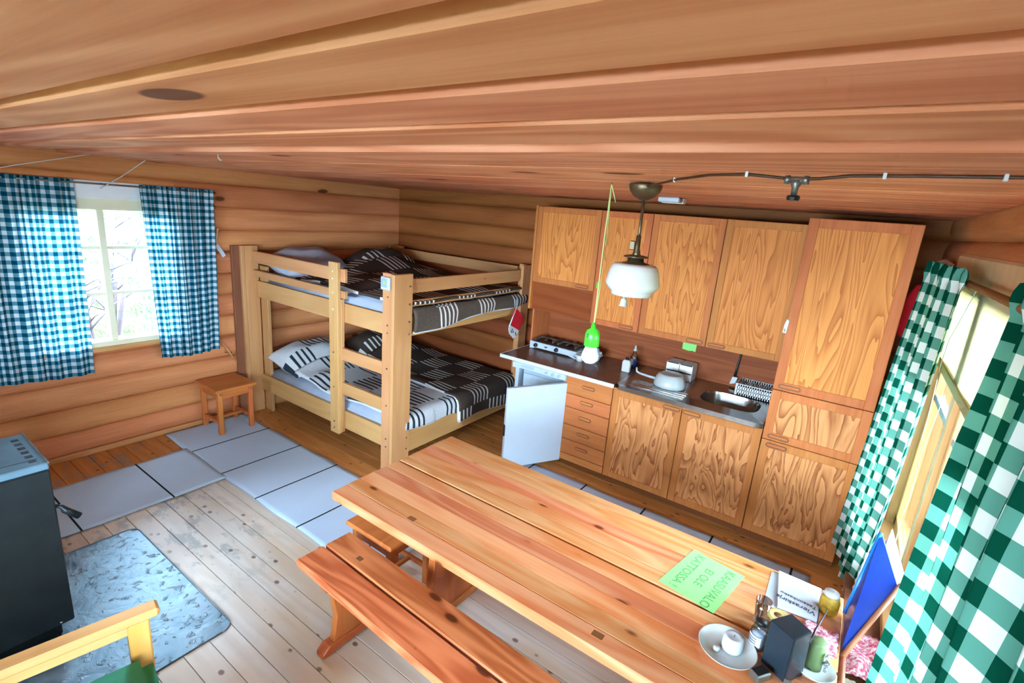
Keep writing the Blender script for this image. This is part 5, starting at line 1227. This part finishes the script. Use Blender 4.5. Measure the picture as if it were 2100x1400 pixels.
# blue folder leaning between table end and window wall, papers behind it, on a slanting wooden rail
def leaning(name, pts, off, th, mat, parent):
    P = [Vector(p) for p in pts]; n = (P[1]-P[0]).cross(P[3]-P[0]).normalized()
    c = sum(P, Vector())/4; bm = bmesh.new()
    A = [bm.verts.new(p-c+n*off) for p in P]; B2 = [bm.verts.new(p-c+n*(off+th)) for p in P]
    bm.faces.new(A); bm.faces.new(B2[::-1])
    for k in range(4): bm.faces.new((A[k], B2[k], B2[(k+1) % 4], A[(k+1) % 4]))
    bmesh.ops.recalc_face_normals(bm, faces=bm.faces)
    return put(name, mesh_of(bm, name), mat, parent, c)
PSGN = 1
fo = thing('folder', 'blue plastic folder leaning between the table end and the window wall', 'folder', (0.27, 2.15, 0.76))
FP = [(0.212, 1.972, 0.760), (0.210, 2.170, 0.768), (0.266, 2.34, 1.07), (0.340, 2.20, 0.952)]
M['blue'] = plain('blue_plastic', '#0a2f88', 0.25, 0, 0.05)
leaning('cover', FP, 0.0, 0.006, M['blue'], fo)
tube(fo, 'spine', [FP[1], FP[2]], 0.008, plain('bright_blue', '#1d78d8', 0.3), 8)
PP = [(0.218, 1.985, 0.756), (0.216, 2.18, 0.766), (0.290, 2.365, 1.095), (0.355, 2.225, 0.972)]
pp = thing('paper_stack', 'white papers behind the blue folder', 'paper', (0.28, 2.2, 0.755)); leaning('sheets', PP, PSGN*0.010, 0.003, M['paper'], pp); 
M['railb'] = wood('slanted_rail_wood', '#a06844', '#7d4b2e', 'Y', var=0.02)
rl = thing('letter_rack', 'narrow brown wooden rails holding the blue folder at the table end', 'rack', (0.23, 1.9, 0.74))
tube(rl, 'rail_bar', [(0.222, 1.45, 0.742), (0.221, 1.70, 0.742), (0.219, 1.955, 0.742)], 0.010, M['railb'], 8); tube(rl, 'rail_bar', [(0.216, 1.945, 0.742), (0.278, 2.065, 0.845), (0.350, 2.20, 0.96)], 0.009, M['railb'], 8)
# ledge below with a crumpled cloth
ld = thing('wall_ledge', 'low wooden ledge under the window between table end and wall', 'ledge', (0.31, 1.9, 0.40))
box(ld, 'ledge_board', 0.235, XC+0.0, 1.2, 2.9, 0.50, 0.53, M['railb'], 0.004)
for y in (1.3, 2.8): box(ld, 'ledge_bracket', 0.30, XC+0.0, y, y+0.03, 0.36, 0.50, M['winpine'], 0.003)
crumple('tea_towel', 'crumpled pink and white towel on the ledge behind the table end', 'towel', 0.25, 0.375, 2.12, 2.40, 0.534, 0.05, 8, M['nap'])
crumple('cloth_bag', 'crumpled beige cloth on the window ledge nearest the right curtain', 'cloth', 0.25, 0.37, 1.86, 2.08, 0.534, 0.06, 5, plain('beige_cloth', '#a59b84', 0.9))
